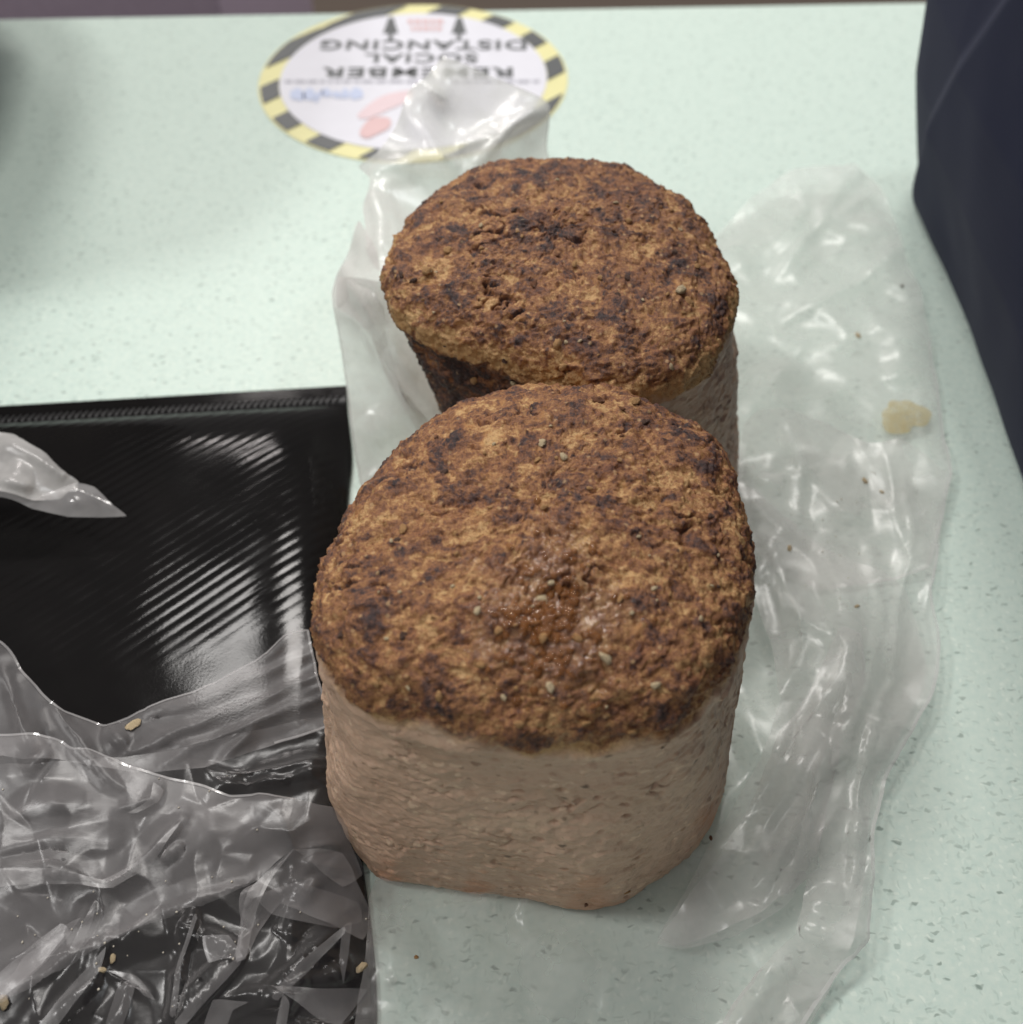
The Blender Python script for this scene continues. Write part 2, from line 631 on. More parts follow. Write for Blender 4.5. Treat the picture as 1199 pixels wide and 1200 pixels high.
# ------------------------------------------------------------------ the two loaves
def mat_loaf():
    m, nt, b = new_mat("meat_loaf")
    c = obj_coord(nt)

    def attr(nm):
        a = N(nt, "ShaderNodeAttribute")
        a.attribute_name = nm
        return a.outputs["Fac"]

    crust, char, wet, gold = attr("crust"), attr("char"), attr("wet"), attr("gold")
    fine = noise_tex(nt, c, 760, 5, 0.7)
    grain = noise_tex(nt, c, 2300, 3, 0.6)
    f = math_node(nt, "ADD", char, math_node(nt, "MULTIPLY", math_node(nt, "SUBTRACT", fine.outputs[0], 0.5), 1.2))
    f = math_node(nt, "ADD", f, math_node(nt, "MULTIPLY", math_node(nt, "SUBTRACT", grain.outputs[0], 0.5), 1.0), True)
    top = ramp(nt, f, [(0.0, lin(202, 164, 114)), (0.20, lin(171, 127, 82)), (0.42, lin(146, 101, 66)),
                       (0.62, lin(120, 80, 57)), (0.82, lin(80, 56, 50)), (1.0, lin(54, 43, 44))])
    red = noise_tex(nt, c, 95, 2)
    top = mix_col(nt, ramp(nt, red.outputs[0], [(0.52, (0, 0, 0)), (0.75, (0.22,) * 3)]), top, lin(132, 76, 46))
    top = mix_col(nt, math_node(nt, "MULTIPLY", gold, 0.5), top, lin(188, 138, 84))
    vg = N(nt, "ShaderNodeTexVoronoi")
    vg.inputs["Scale"].default_value = 620
    L(nt, c, vg.inputs["Vector"])
    sg = N(nt, "ShaderNodeSeparateColor")
    L(nt, vg.outputs["Color"], sg.inputs[0])
    speck = math_node(nt, "MULTIPLY", math_node(nt, "LESS_THAN", sg.outputs[0], 0.10),
                      ramp(nt, vg.outputs["Distance"], [(0.2, (1, 1, 1)), (0.45, (0, 0, 0))]))
    top = mix_col(nt, math_node(nt, "MULTIPLY", speck, 0.6), top, lin(204, 168, 122))
    top = mix_col(nt, math_node(nt, "MULTIPLY", wet, 0.45), top, lin(112, 68, 34))
    # pale cooked side: streaks, mottling, dark specks, fat bits
    mp = N(nt, "ShaderNodeMapping")
    mp.inputs["Scale"].default_value = (1, 1, 1.7)
    L(nt, c, mp.inputs[0])
    s1 = noise_tex(nt, mp.outputs[0], 48, 4, 0.6, 0.3)
    side = ramp(nt, s1.outputs[0], [(0.25, lin(178, 149, 123)), (0.42, lin(195, 165, 141)), (0.58, lin(201, 171, 147)),
                                    (0.8, lin(220, 194, 164))])
    s3 = noise_tex(nt, c, 30, 2)
    side = mix_col(nt, ramp(nt, s3.outputs[0], [(0.45, (0, 0, 0)), (0.7, (0.6,) * 3)]), side, lin(200, 168, 144))
    s2 = noise_tex(nt, mp.outputs[0], 300, 3, 0.6)
    side = mix_col(nt, ramp(nt, s2.outputs[0], [(0.28, (0.5,) * 3), (0.45, (0, 0, 0))]), side, lin(164, 130, 106))
    vf = N(nt, "ShaderNodeTexVoronoi")
    vf.inputs["Scale"].default_value = 260
    vf.inputs["Randomness"].default_value = 1
    wv = N(nt, "ShaderNodeVectorMath", operation="MULTIPLY_ADD")
    L(nt, noise_tex(nt, c, 420, 2).outputs["Color"], wv.inputs[0])
    wv.inputs[1].default_value = (0.006, 0.006, 0.006)
    L(nt, mp.outputs[0], wv.inputs[2])
    L(nt, wv.outputs[0], vf.inputs["Vector"])
    sf = N(nt, "ShaderNodeSeparateColor")
    L(nt, vf.outputs["Color"], sf.inputs[0])
    flake = math_node(nt, "MULTIPLY", math_node(nt, "LESS_THAN", sf.outputs[0], 0.24),
                      ramp(nt, vf.outputs["Distance"], [(0.22, (1, 1, 1)), (0.42, (0, 0, 0))]))
    side = mix_col(nt, math_node(nt, "MULTIPLY", flake, 0.5), side, lin(232, 206, 176))
    pore = math_node(nt, "MULTIPLY", math_node(nt, "GREATER_THAN", sf.outputs[1], 0.84),
                     ramp(nt, vf.outputs["Distance"], [(0.16, (1, 1, 1)), (0.34, (0, 0, 0))]))
    side = mix_col(nt, math_node(nt, "MULTIPLY", pore, 0.5), side, lin(128, 100, 80))
    v = N(nt, "ShaderNodeTexVoronoi")
    v.inputs["Scale"].default_value = 210
    L(nt, mp.outputs[0], v.inputs["Vector"])
    sep = N(nt, "ShaderNodeSeparateColor")
    L(nt, v.outputs["Color"], sep.inputs[0])
    spk = math_node(nt, "MULTIPLY", math_node(nt, "LESS_THAN", sep.outputs[0], 0.07),
                    ramp(nt, v.outputs["Distance"], [(0.12, (1, 1, 1)), (0.3, (0, 0, 0))]))
    side = mix_col(nt, math_node(nt, "MULTIPLY", spk, 0.8), side, lin(92, 74, 58))
    side = mix_col(nt, math_node(nt, "MULTIPLY", attr("stain"), 0.4), side, lin(190, 130, 92))
    col = mix_col(nt, crust, side, top)
    L(nt, col, b.inputs["Base Color"])
    rough = mix_col(nt, crust, (0.48,) * 3, (0.52,) * 3)
    rough = mix_col(nt, wet, rough, (0.36,) * 3)
    L(nt, rough, b.inputs["Roughness"])
    b.inputs["Specular IOR Level"].default_value = 0.45
    L(nt, math_node(nt, "MULTIPLY", wet, 0.8), b.inputs["Coat Weight"])
    b.inputs["Coat Roughness"].default_value = 0.04
    cb = N(nt, "ShaderNodeBump")
    cb.inputs["Strength"].default_value = 0.32
    cb.inputs["Distance"].default_value = 0.0012
    L(nt, noise_tex(nt, c, 640, 3).outputs[0], cb.inputs["Height"])
    L(nt, cb.outputs[0], b.inputs["Coat Normal"])
    b.inputs["Subsurface Weight"].default_value = 0.12
    b.inputs["Subsurface Radius"].default_value = (0.004, 0.002, 0.001)
    b.inputs["Subsurface Scale"].default_value = 0.5
    hsum = math_node(nt, "ADD", math_node(nt, "MULTIPLY", fine.outputs[0], 0.7), math_node(nt, "MULTIPLY", grain.outputs[0], 0.45))
    hsum = math_node(nt, "MULTIPLY", hsum, math_node(nt, "ADD", math_node(nt, "MULTIPLY", crust, 0.68), 0.32))
    bump(nt, b, hsum, 0.8, 0.0011)
    return m


LOAF_MAT = mat_loaf()


def radial(points, centre, n, blur=40):
    """Closed traced outline -> radius at n equal angles about the centre."""
    P = np.asarray(points)[:, :2] - centre
    a = np.arctan2(P[:, 1], P[:, 0])
    r = np.hypot(P[:, 0], P[:, 1])
    o = np.argsort(a)
    a, r = a[o], r[o]
    a = np.concatenate([a - 2 * math.pi, a, a + 2 * math.pi])
    r = np.concatenate([r, r, r])
    th = np.linspace(-math.pi, math.pi, n, endpoint=False)
    R = np.interp(th, a, r)
    k = max(3, n // blur)
    ker = np.hanning(2 * k + 1)
    ker /= ker.sum()
    R = np.convolve(np.concatenate([R[-k:], R, R[:k]]), ker, "valid")
    return th, R


def build_loaf(name, top_px, z_edge, dome, bot_pts, profile, seed, label, char_bias, dark_face=None, wet_at=None, tilt=None, stains=(), bulges=()):
    top_w = unproj(np.array([p[0] for p in top_px]), np.array([p[1] for p in top_px]), z_edge)
    c_top = 0.5 * (top_w[:, :2].max(0) + top_w[:, :2].min(0))
    bot_w = np.asarray(bot_pts, float)
    c_bot = 0.5 * (bot_w[:, :2].max(0) + bot_w[:, :2].min(0))
    nth = 660
    th, Rt = radial(top_w, c_top, nth)
    _, Rb = radial(bot_w, c_bot, nth, 15)
    prof = np.asarray(profile, float)                      # (rho, z as share of z_edge (<=1) or 1 + share of dome)
    # resample the profile by length
    zz = np.where(prof[:, 1] <= 1, prof[:, 1] * z_edge, z_edge + (prof[:, 1] - 1) * dome)
    seg = np.hypot(np.diff(prof[:, 0]) * 0.05, np.diff(zz))
    s = np.concatenate([[0], np.cumsum(seg)])
    ns = 400
    t = np.linspace(0, s[-1], ns)
    rho, z = np.interp(t, s, prof[:, 0]), np.interp(t, s, zz)
    ker = np.hanning(15)
    ker /= ker.sum()
    sm = lambda q: np.convolve(np.concatenate([[q[0]] * 7, q, [q[-1]] * 7]), ker, "valid")
    rho, z = sm(rho), sm(z)
    rho[-1] = 0.0
    f = np.clip(z / z_edge, 0, 1)
    RHO, TH = np.meshgrid(rho, th, indexing="ij")
    Fz = f[:, None]
    R = Rb[None, :] * (1 - Fz) + Rt[None, :] * Fz
    # a circle replaces the outline towards the middle of the top, so that the centre is smooth
    cxy = c_bot[None, :] * (1 - f[:, None]) + c_top[None, :] * f[:, None]
    X = cxy[:, 0:1] + R * RHO * np.cos(TH)
    Y = cxy[:, 1:2] + R * RHO * np.sin(TH)
    Z = np.repeat(z[:, None], nth, 1)
    if tilt:
        Z = Z + (tilt[0] * (X - c_top[0]) + tilt[1] * (Y - c_top[1])) * Fz
    V = np.stack([X, Y, Z], -1)
    # normals of the smooth body
    du = np.roll(V, -1, 1) - np.roll(V, 1, 1)
    dv = np.gradient(V, axis=0)
    nrm = np.cross(du, dv)
    nrm /= np.linalg.norm(nrm, axis=-1, keepdims=True) + 1e-12
    nrm[-3:] = (0, 0, 1)
    P = V.reshape(-1, 3).copy()
    n = nrm.reshape(-1, 3)
    rel = (P[:, 2] - (tilt[0] * (P[:, 0] - c_top[0]) + tilt[1] * (P[:, 1] - c_top[1]) if tilt else 0)) / z_edge
    S = P + seed * 3.7
    wob = vnoise(S, 45, seed) * 0.05 + vnoise(S, 130, seed + 1) * 0.025
    crust = sstep(0.94, 0.985, rel + wob * 1.15)
    if dark_face is not None:
        crust = np.maximum(crust, dark_face(P, c_top))
    # relief of the crust: crumbly grains on ragged lumps, with crevices
    warp = np.stack([vnoise(S, 170, seed + 40 + k) for k in range(3)], -1) * 0.0022
    warp += np.stack([vnoise(S, 520, seed + 43 + k) for k in range(3)], -1) * 0.0008
    W = S + warp
    big = fbm(S, 70, 2, seed + 2)
    mid = fbm(W * np.array([1, 1.3, 1]), 170, 3, seed + 3, 0.6)
    w1, c1 = worley(W, 250, seed + 5)
    w2, c2 = worley(W, 560, seed + 6)
    w3, c3 = worley(W, 1100, seed + 7)
    fin = fbm(S, 1000, 2, seed + 7)
    rough_zone = sstep(-0.35, 0.45, vnoise(S, 50, seed + 24))
    crev = sstep(0.13, 0.0, np.abs(fbm(W * np.array([1, 1.7, 1]), 85, 2, seed + 8))) * sstep(0.15, 0.5, vnoise(S, 60, seed + 25))
    crust_h = 0.0022 * vnoise(S, 32, seed + 35) + 0.0013 * big + 0.0009 * mid + (0.0003 + 0.0006 * rough_zone * c1) * (0.55 - w1) + 0.00080 * (0.5 - w2) * (0.3 + 1.2 * c2) \
        + 0.00050 * (0.5 - w3) * (0.4 + c3) + 0.00030 * fin - 0.0017 * crev
    # relief of the pale side: horizontal flakes and fissures
    A = (S + warp * 0.8) * np.array([1, 1, 1.7])
    sbig = vnoise(S, 28, seed + 9)
    fl = fbm(A, 110, 3, seed + 10, 0.55)
    fis = np.abs(fbm(A, 95, 2, seed + 11))
    fmask = sstep(0.1, 0.5, vnoise(S, 75, seed + 26))
    sw, sc = worley(A, 240, seed + 12)
    sw2, sc2 = worley(A, 520, seed + 27)
    side_h = 0.0016 * sbig + 0.0006 * fl - 0.0009 * sstep(0.07, 0.0, fis) * fmask + 0.0004 * sstep(0.5, 0.2, sw) * (sc > 0.72) \
        - 0.0010 * sstep(0.38, 0.15, sw) * (sc < 0.14) + 0.00024 * (0.5 - sw2) + 0.00014 * fbm(S, 900, 2, seed + 13)
    lip = 0.0008 * np.exp(-((rel - 0.93) / 0.02) ** 2) * (1 + vnoise(S, 90, seed + 20))
    P = P + n * ((crust_h * crust + side_h * (1 - crust)) + lip)[:, None]
    for (bx, by, br, ba) in bulges:
        px, py = proj(P)
        facing = np.sum(n * (np.array([0, 0, CAM_H]) - P), axis=1) > 0
        P = P + n * (ba * np.exp(-(((px - bx) / br) ** 2 + ((py - by) / br) ** 2)) * facing * (1 + 0.5 * vnoise(S, 120, seed + 33)))[:, None]
    P[:, 2] = np.maximum(P[:, 2], 0.0002)
    # brown patches: charred, purple-brown where the crust stands proud, gold in the hollows
    patch = fbm(W, 78, 3, seed + 15, 0.65)
    patch2 = fbm(W * np.array([1, 1.4, 1]), 230, 3, seed + 16, 0.6)
    char = 0.455 + char_bias + 0.34 * patch + 0.24 * patch2 + 0.20 * mid + 0.10 * big + 0.22 * (c1 - 0.5) + 0.26 * (c2 - 0.5) + 0.16 * (c3 - 0.5)
    char += 0.5 * crev  # crevices coloured darker than the crust around them
    char -= (0.60 if dark_face is None else 0.75) * np.exp(-((rel - (0.955 if dark_face is None else 0.975)) / (0.03 if dark_face is None else 0.045)) ** 2) * (0.8 + 0.8 * vnoise(S, 70, seed + 21)) * (n[:, 1] < 0.3)
    if dark_face is not None:
        char += 0.28 * dark_face(P, c_top) * sstep(0.95, 0.88, rel)
    gold = sstep(0.25, 0.6, vnoise(S, 210, seed + 18)) * (c1 > 0.55) * sstep(0.75, 0.4, char)
    wet = np.zeros(len(P))
    if wet_at:
        px, py = proj(P)
        d = np.hypot((px - wet_at[0]) / wet_at[2], (py - wet_at[1]) / wet_at[3])
        wet = sstep(1.0, 0.35, d + 0.45 * vnoise(S, 110, seed + 19)) * crust
        char = char * (1 - 0.25 * wet)
    stain = np.zeros(len(P))
    px, py = proj(P)
    for (sx, sy, sr) in stains:
        stain = np.maximum(stain, sstep(1.0, 0.3, np.hypot(px - sx, py - sy) / sr + 0.5 * vnoise(S, 160, seed + 30)) * (1 - crust))
    idx = np.arange(ns * nth).reshape(ns, nth)
    a, bq = idx[:-1], idx[1:]
    F = np.stack([a, np.roll(a, -1, 1), np.roll(bq, -1, 1), bq], -1).reshape(-1, 4)
    org = np.array([c_bot[0], c_bot[1], 0.0])
    me = mesh_np(name, P - org, F, LOAF_MAT, attrs={"crust": crust, "char": np.clip(char, 0, 1), "wet": wet, "gold": gold, "stain": stain})
    root = link(name, me, loc=tuple(org))
    thing(root, label, "meat loaf", "meat loaves on the counter")
    return root, P, n, crust, org


PROFILE = [(0.955, 0.0), (0.985, 0.012), (1.0, 0.05), (1.008, 0.13), (1.012, 0.30), (1.008, 0.55), (0.992, 0.75), (0.975, 0.86),
           (0.985, 0.91), (0.998, 0.95), (0.996, 1.0), (0.978, 1.15), (0.945, 1.31), (0.89, 1.48), (0.79, 1.65), (0.63, 1.81), (0.41, 1.93), (0.20, 1.98), (0.0, 2.0)]

FRONT_TOP = [(364, 722), (378, 668), (400, 622), (440, 560), (480, 518), (535, 480), (595, 463), (650, 462), (710, 466), (765, 480), (812, 504),
             (850, 538), (874, 580), (884, 635), (883, 690), (872, 750), (856, 800), (824, 836), (764, 858), (700, 868), (630, 871),
             (560, 864), (490, 850), (430, 830), (388, 803), (370, 770)]
fz = 0.086
ft = unproj(np.array([p[0] for p in FRONT_TOP]), np.array([p[1] for p in FRONT_TOP]), fz)
FRONT_BOT_PX = [(398, 905), (402, 960), (412, 1000), (430, 1028), (480, 1038), (550, 1044), (620, 1052), (670, 1062), (705, 1068),
                (745, 1052), (790, 1020), (822, 985), (838, 945), (846, 890), (852, 830)]
fb = unproj(np.array([p[0] for p in FRONT_BOT_PX]), np.array([p[1] for p in FRONT_BOT_PX]), 0.004)
# hidden back half of the footprint: the top outline, slightly smaller
back = ft[ft[:, 1] > ft[:, 1].min() + 0.45 * (ft[:, 1].max() - ft[:, 1].min())].copy()
cxm = back[:, 0].mean()
back[:, 0] = (back[:, 0] - cxm) * 0.93 + 0.5 * (fb[:, 0].min() + fb[:, 0].max())
front_bot = np.concatenate([fb, back])

front, FP, FN_, FC, FO = build_loaf(
    "meat_loaf", FRONT_TOP, fz, 0.020, front_bot, PROFILE, 3,
    "nearer baked meat loaf, its browned top glistening and its pale front side showing", -0.02,
    wet_at=(650, 725, 105, 130), stains=((455, 1030, 26), (690, 1060, 40), (834, 965, 30), (560, 1040, 22)), bulges=((700, 1040, 55, 0.0022), (400, 920, 30, 0.0018), (455, 1022, 24, 0.0014), (835, 840, 40, -0.0016), (390, 850, 30, -0.0012)))

REAR_TOP = [(446, 330), (449, 305), (465, 275), (492, 243), (520, 218), (550, 200), (590, 190), (640, 192), (690, 197), (740, 207), (785, 230), (825, 265),
            (850, 302), (858, 345), (848, 395), (825, 430), (780, 452), (730, 460), (680, 455), (630, 438), (570, 415), (510, 392), (465, 368)]
rz = 0.090
rt = unproj(np.array([p[0] for p in REAR_TOP]), np.array([p[1] for p in REAR_TOP]), rz)
rc = 0.5 * (rt[:, :2].max(0) + rt[:, :2].min(0))
rear_bot = rt.copy()
rear_bot[:, :2] = rc + np.array([0.0215, 0.004]) + (rt[:, :2] - rc) * np.array([0.93, 0.92])


def rear_dark(P, c):
    a = np.arctan2(P[:, 1] - c[1], P[:, 0] - c[0])
    w = vnoise(P + 4, 60, 77) * 0.25
    return sstep(-1.0, -1.35, a + w) * sstep(-3.15, -2.95, a) * sstep(0.012, 0.035, P[:, 2] + 0.01 * vnoise(P, 70, 5))


rear, RP, RN_, RC, RO = build_loaf(
    "meat_loaf", REAR_TOP, rz, 0.014, rear_bot, PROFILE, 11,
    "farther meat loaf leaning left with a dark crusted side, behind the glistening one", 0.05,
    dark_face=rear_dark)


def crumb_mesh(name, seed, mat, sub=3):
    bm = bmesh.new()
    rg = np.random.default_rng(seed + 500)
    for k in range(13):                                    # a broken, angular chip
        p = rg.normal(size=3)
        p = p / np.linalg.norm(p) * rg.uniform(0.55, 1.25)
        bm.verts.new((p[0], p[1] * 0.85, p[2] * 0.5))
    bmesh.ops.convex_hull(bm, input=list(bm.verts))
    bmesh.ops.delete(bm, geom=[v for v in bm.verts if not v.link_faces], context="VERTS")
    bmesh.ops.subdivide_edges(bm, edges=list(bm.edges), cuts=2, use_grid_fill=True, smooth=0.35)
    bmesh.ops.triangulate(bm, faces=list(bm.faces))
    P = np.array([v.co[:] for v in bm.verts])
    d = 1 + 0.30 * vnoise(P + seed * 9.1, 2.1, seed) + 0.16 * vnoise(P + seed, 4.9, seed + 1)
    for v, k in zip(bm.verts, d):
        v.co = v.co * float(k)
    me = bpy.data.meshes.new(name)
    bm.to_mesh(me)
    bm.free()
    for p in me.polygons:
        p.use_smooth = True
    me.materials.append(mat)
    return me


def mat_crumb(name, rgb, rough=0.6):
    m, nt, b = new_mat(name)
    c = obj_coord(nt)
    nz = noise_tex(nt, c, 2.2, 4, 0.6)
    L(nt, mix_col(nt, nz.outputs[0], tuple(x * 0.6 for x in rgb), tuple(min(1, x * 1.25) for x in rgb)), b.inputs["Base Color"])
    b.inputs["Roughness"].default_value = rough
    bump(nt, b, noise_tex(nt, c, 5, 3).outputs[0], 0.5, 0.15)
    return m


CR = {"pale": mat_crumb("pale_crumb", lin(206, 186, 150)), "tan": mat_crumb("tan_crumb", lin(180, 138, 90)),
      "dark": mat_crumb("dark_crumb", lin(84, 60, 48), 0.6), "brown": mat_crumb("brown_crumb", lin(112, 70, 42))}
CRM = {k: [crumb_mesh(k + "_crumb", 10 * i + j, m) for j in range(5)] for i, (k, m) in enumerate(CR.items())}


def stick_crumb(root, P, n, org, px, py, size_px, kind, name="crumb"):
    qx, qy = proj(P)
    cand = np.where((np.abs(qx - px) < 5) & (np.abs(qy - py) < 5))[0]
    if len(cand) == 0:
        return
    dist = np.linalg.norm(P[cand] - np.array([0, 0, CAM_H]), axis=1)
    i = cand[np.argmin(dist)]
    if np.dot(n[i], np.array([0, 0, CAM_H]) - P[i]) < 0:
        return
    r = 0.5 * size_px * (0.62 if kind == "dark" else 1.0) / F_PX * dist.min()
    o = link(name, random.choice(CRM[kind]), root, tuple(P[i] - org + n[i] * r * (-0.12 if kind == "dark" else 0.02)))
    o.rotation_euler = Vector(n[i]).to_track_quat("Z", "Y").to_euler()
    o.rotation_euler.rotate_axis("Z", random.uniform(0, 6.28))
    o.scale = (r * random.uniform(0.85, 1.2), r * random.uniform(0.75, 1.0), r * random.uniform(0.7, 1.0))


for (x, y, s, k) in [(637, 697, 19, "pale"), (646, 686, 12, "pale"), (713, 771, 16, "pale"), (634, 722, 9, "pale"), (555, 715, 11, "pale"),
                     (676, 742, 15, "tan"), (641, 750, 17, "tan"), (584, 738, 14, "tan"), (645, 803, 14, "pale"), (560, 785, 13, "tan"),
                     (728, 698, 13, "tan"), (790, 700, 9, "tan"), (770, 685, 9, "pale"), (750, 626, 8, "pale"), (748, 468, 17, "tan"),
                     (735, 476, 13, "brown"), (760, 490, 20, "dark"), (793, 505, 18, "dark"), (705, 465, 20, "brown"), (462, 628, 22, "dark"),
                     (474, 616, 15, "tan"), (520, 548, 20, "dark"), (640, 515, 15, "pale"), (625, 535, 12, "tan"), (660, 530, 14, "pale"),
                     (395, 745, 20, "dark"), (468, 740, 18, "dark"), (415, 790, 11, "brown"), (700, 815, 15, "tan"), (770, 800, 12, "pale"),
                     (612, 845, 13, "tan"), (690, 850, 15, "tan"), (745, 856, 13, "tan"), (800, 640, 13, "dark"), (838, 600, 16, "dark"),
                     (846, 690, 12, "dark"), (640, 590, 10, "tan"), (470, 690, 8, "pale"), (515, 820, 14, "tan"), (437, 805, 10, "tan"),
                     (826, 720, 9, "pale"), (780, 880, 7, "dark"), (690, 1064, 9, "brown"), (740, 1050, 8, "tan")]:
    stick_crumb(front, FP, FN_, FO, x, y, s, k)


def glint_beads():  # glossy beads added so the juicy patch catches lamp glints
    m, nt, b = new_mat("amber_bead")
    L(nt, mix_col(nt, noise_tex(nt, obj_coord(nt), 300, 2).outputs[0], lin(116, 70, 34), lin(150, 98, 52)), b.inputs["Base Color"])
    b.inputs["Roughness"].default_value = 0.05
    b.inputs["Alpha"].default_value = 0.55
    qx, qy = proj(FP)
    V, F = [], []
    for k in range(230):
        a = random.uniform(0, 6.28)
        rr = abs(random.gauss(0, 0.55))
        x, y = 640 + 70 * rr * math.cos(a), 728 + 105 * rr * math.sin(a)
        c = np.where((np.abs(qx - x) < 3) & (np.abs(qy - y) < 3) & (FN_[:, 2] > 0.5))[0]
        if len(c) == 0:
            continue
        i = c[np.argmax(FP[c, 2])]
        r = random.uniform(0.0004, 0.0012)
        ex = random.uniform(1.0, 2.2)
        an = random.uniform(0, 3.14)
        t = Vector(FN_[i]).to_track_quat("Z", "Y").to_matrix()
        b0 = len(V)
        for ring, (rad, hh) in enumerate(((1.0, -0.25), (0.85, 0.18), (0.5, 0.42))):
            for j in range(9):
                th = 2 * math.pi * j / 9
                u, v = rad * math.cos(th) * ex, rad * math.sin(th)
                u, v = u * math.cos(an) - v * math.sin(an), u * math.sin(an) + v * math.cos(an)
                V.append(tuple(Vector(FP[i] - FO) + t @ Vector((u, v, hh)) * r))
        V.append(tuple(Vector(FP[i] - FO) + t @ Vector((0, 0, 0.5)) * r))
        for ring in range(2):
            for j in range(9):
                F.append((b0 + ring * 9 + j, b0 + ring * 9 + (j + 1) % 9, b0 + ring * 9 + 9 + (j + 1) % 9))
                F.append((b0 + ring * 9 + j, b0 + ring * 9 + 9 + (j + 1) % 9, b0 + ring * 9 + 9 + j))
        for j in range(9):
            F.append((b0 + 18 + j, b0 + 18 + (j + 1) % 9, b0 + 27))
    o = link("glint_beads", mesh_np("glint_beads", V, F, m), front)
    o["kind"] = "stuff"


glint_beads()
for i in range(60):
    a, rr = random.uniform(0, 6.28), math.sqrt(random.random())
    stick_crumb(front, FP, FN_, FO, 625 + 240 * rr * math.cos(a), 668 + 195 * rr * math.sin(a), random.uniform(4, 8),
                random.choices(["pale", "tan", "brown"], [2, 5, 3])[0])
for (x, y, s, k) in [(520, 290, 14, "tan"), (497, 315, 16, "tan"), (480, 325, 20, "dark"), (465, 318, 14, "dark"), (503, 312, 9, "pale"), (649, 403, 15, "tan"),
                     (660, 396, 8, "pale"), (800, 335, 18, "pale"), (812, 350, 16, "tan"), (740, 318, 18, "dark"), (725, 340, 12, "dark"), (792, 428, 9, "pale"),
                     (738, 254, 10, "tan"), (822, 308, 9, "tan"), (857, 322, 9, "brown"), (560, 260, 9, "pale"), (600, 240, 20, "dark"), (622, 330, 14, "brown"),
                     (673, 305, 9, "tan"), (690, 390, 12, "dark"), (655, 430, 14, "tan"), (552, 450, 13, "tan"), (598, 455, 12, "pale"), (515, 410, 12, "dark"),
                     (586, 422, 16, "dark"), (850, 375, 9, "brown"), (700, 320, 9, "tan"), (795, 290, 16, "dark")]:
    stick_crumb(rear, RP, RN_, RO, x, y, s, k)
for i in range(40):
    a, rr = random.uniform(0, 6.28), math.sqrt(random.random())
    stick_crumb(rear, RP, RN_, RO, 655 + 200 * rr * math.cos(a), 320 + 125 * rr * math.sin(a), random.uniform(4, 7),
                random.choices(["pale", "tan", "brown"], [2, 5, 3])[0])


# ------------------------------------------------------------------ clear plastic film
def mat_film(name, haze, tint, edge=0.30, rough=0.10, gloss=0.036):
    m = bpy.data.materials.new(name)
    m.use_nodes = True
    nt = m.node_tree
    nt.nodes.clear()
    out = N(nt, "ShaderNodeOutputMaterial")
    c = obj_coord(nt)
    lw = N(nt, "ShaderNodeLayerWeight")
    lw.inputs[0].default_value = 0.5
    f2 = math_node(nt, "POWER", lw.outputs["Facing"], 2.0)
    f5 = math_node(nt, "POWER", lw.outputs["Facing"], 4.0)
    tr = N(nt, "ShaderNodeBsdfTransparent")
    tr.inputs[0].default_value = (0.985, 0.985, 0.985, 1)
    df = N(nt, "ShaderNodeBsdfDiffuse")
    df.inputs[0].default_value = (*tint, 1)
    tl = N(nt, "ShaderNodeBsdfTranslucent")
    tl.inputs[0].default_value = (*tint, 1)
    md = N(nt, "ShaderNodeMixShader")
    md.inputs[0].default_value = 0.4
    L(nt, df.outputs[0], md.inputs[1])
    L(nt, tl.outputs[0], md.inputs[2])
    nz = noise_tex(nt, c, 34, 4, 0.6)
    hz = math_node(nt, "MULTIPLY", ramp(nt, nz.outputs[0], [(0.3, (0.6,) * 3), (0.7, (1.35,) * 3)]), haze)
    hz = math_node(nt, "ADD", hz, math_node(nt, "MULTIPLY", f2, edge), True)
    m1 = N(nt, "ShaderNodeMixShader")
    L(nt, hz, m1.inputs[0])
    L(nt, tr.outputs[0], m1.inputs[1])
    L(nt, md.outputs[0], m1.inputs[2])
    gl = N(nt, "ShaderNodeBsdfGlossy")
    gl.inputs["Color"].default_value = (1, 1, 1, 1)
    gl.inputs["Roughness"].default_value = rough
    bp = N(nt, "ShaderNodeBump")
    bp.inputs["Strength"].default_value = 0.08
    bp.inputs["Distance"].default_value = 0.0006
    L(nt, noise_tex(nt, c, 300, 3, 0.55).outputs[0], bp.inputs["Height"])
    L(nt, bp.outputs[0], gl.inputs["Normal"])
    fg = math_node(nt, "ADD", math_node(nt, "MULTIPLY", f5, 0.6), gloss, True)
    m2 = N(nt, "ShaderNodeMixShader")
    L(nt, fg, m2.inputs[0])
    L(nt, m1.outputs[0], m2.inputs[1])
    L(nt, gl.outputs[0], m2.inputs[2])
    L(nt, m2.outputs[0], out.inputs[0])
    return m


FILM = mat_film("clear_film", 0.25, (0.90, 0.865, 0.85), 0.32, 0.27, 0.026)
FILM_CLEAR = mat_film("thin_film", 0.03, (0.84, 0.81, 0.81), 0.30, 0.24, 0.026)
FILM_MILKY = mat_film("milky_film", 0.66, (0.86, 0.84, 0.82), 0.35, 0.24)
FILM_HAZY = mat_film("hazy_film", 0.16, (0.82, 0.78, 0.785), 0.30, 0.36, 0.024)
FILM_FLAP = mat_film("flap_film", 0.10, (0.82, 0.78, 0.785), 0.26, 0.30)
FILM_SEAM = mat_film("film_seam", 0.34, (0.88, 0.86, 0.86), 0.3, 0.12)


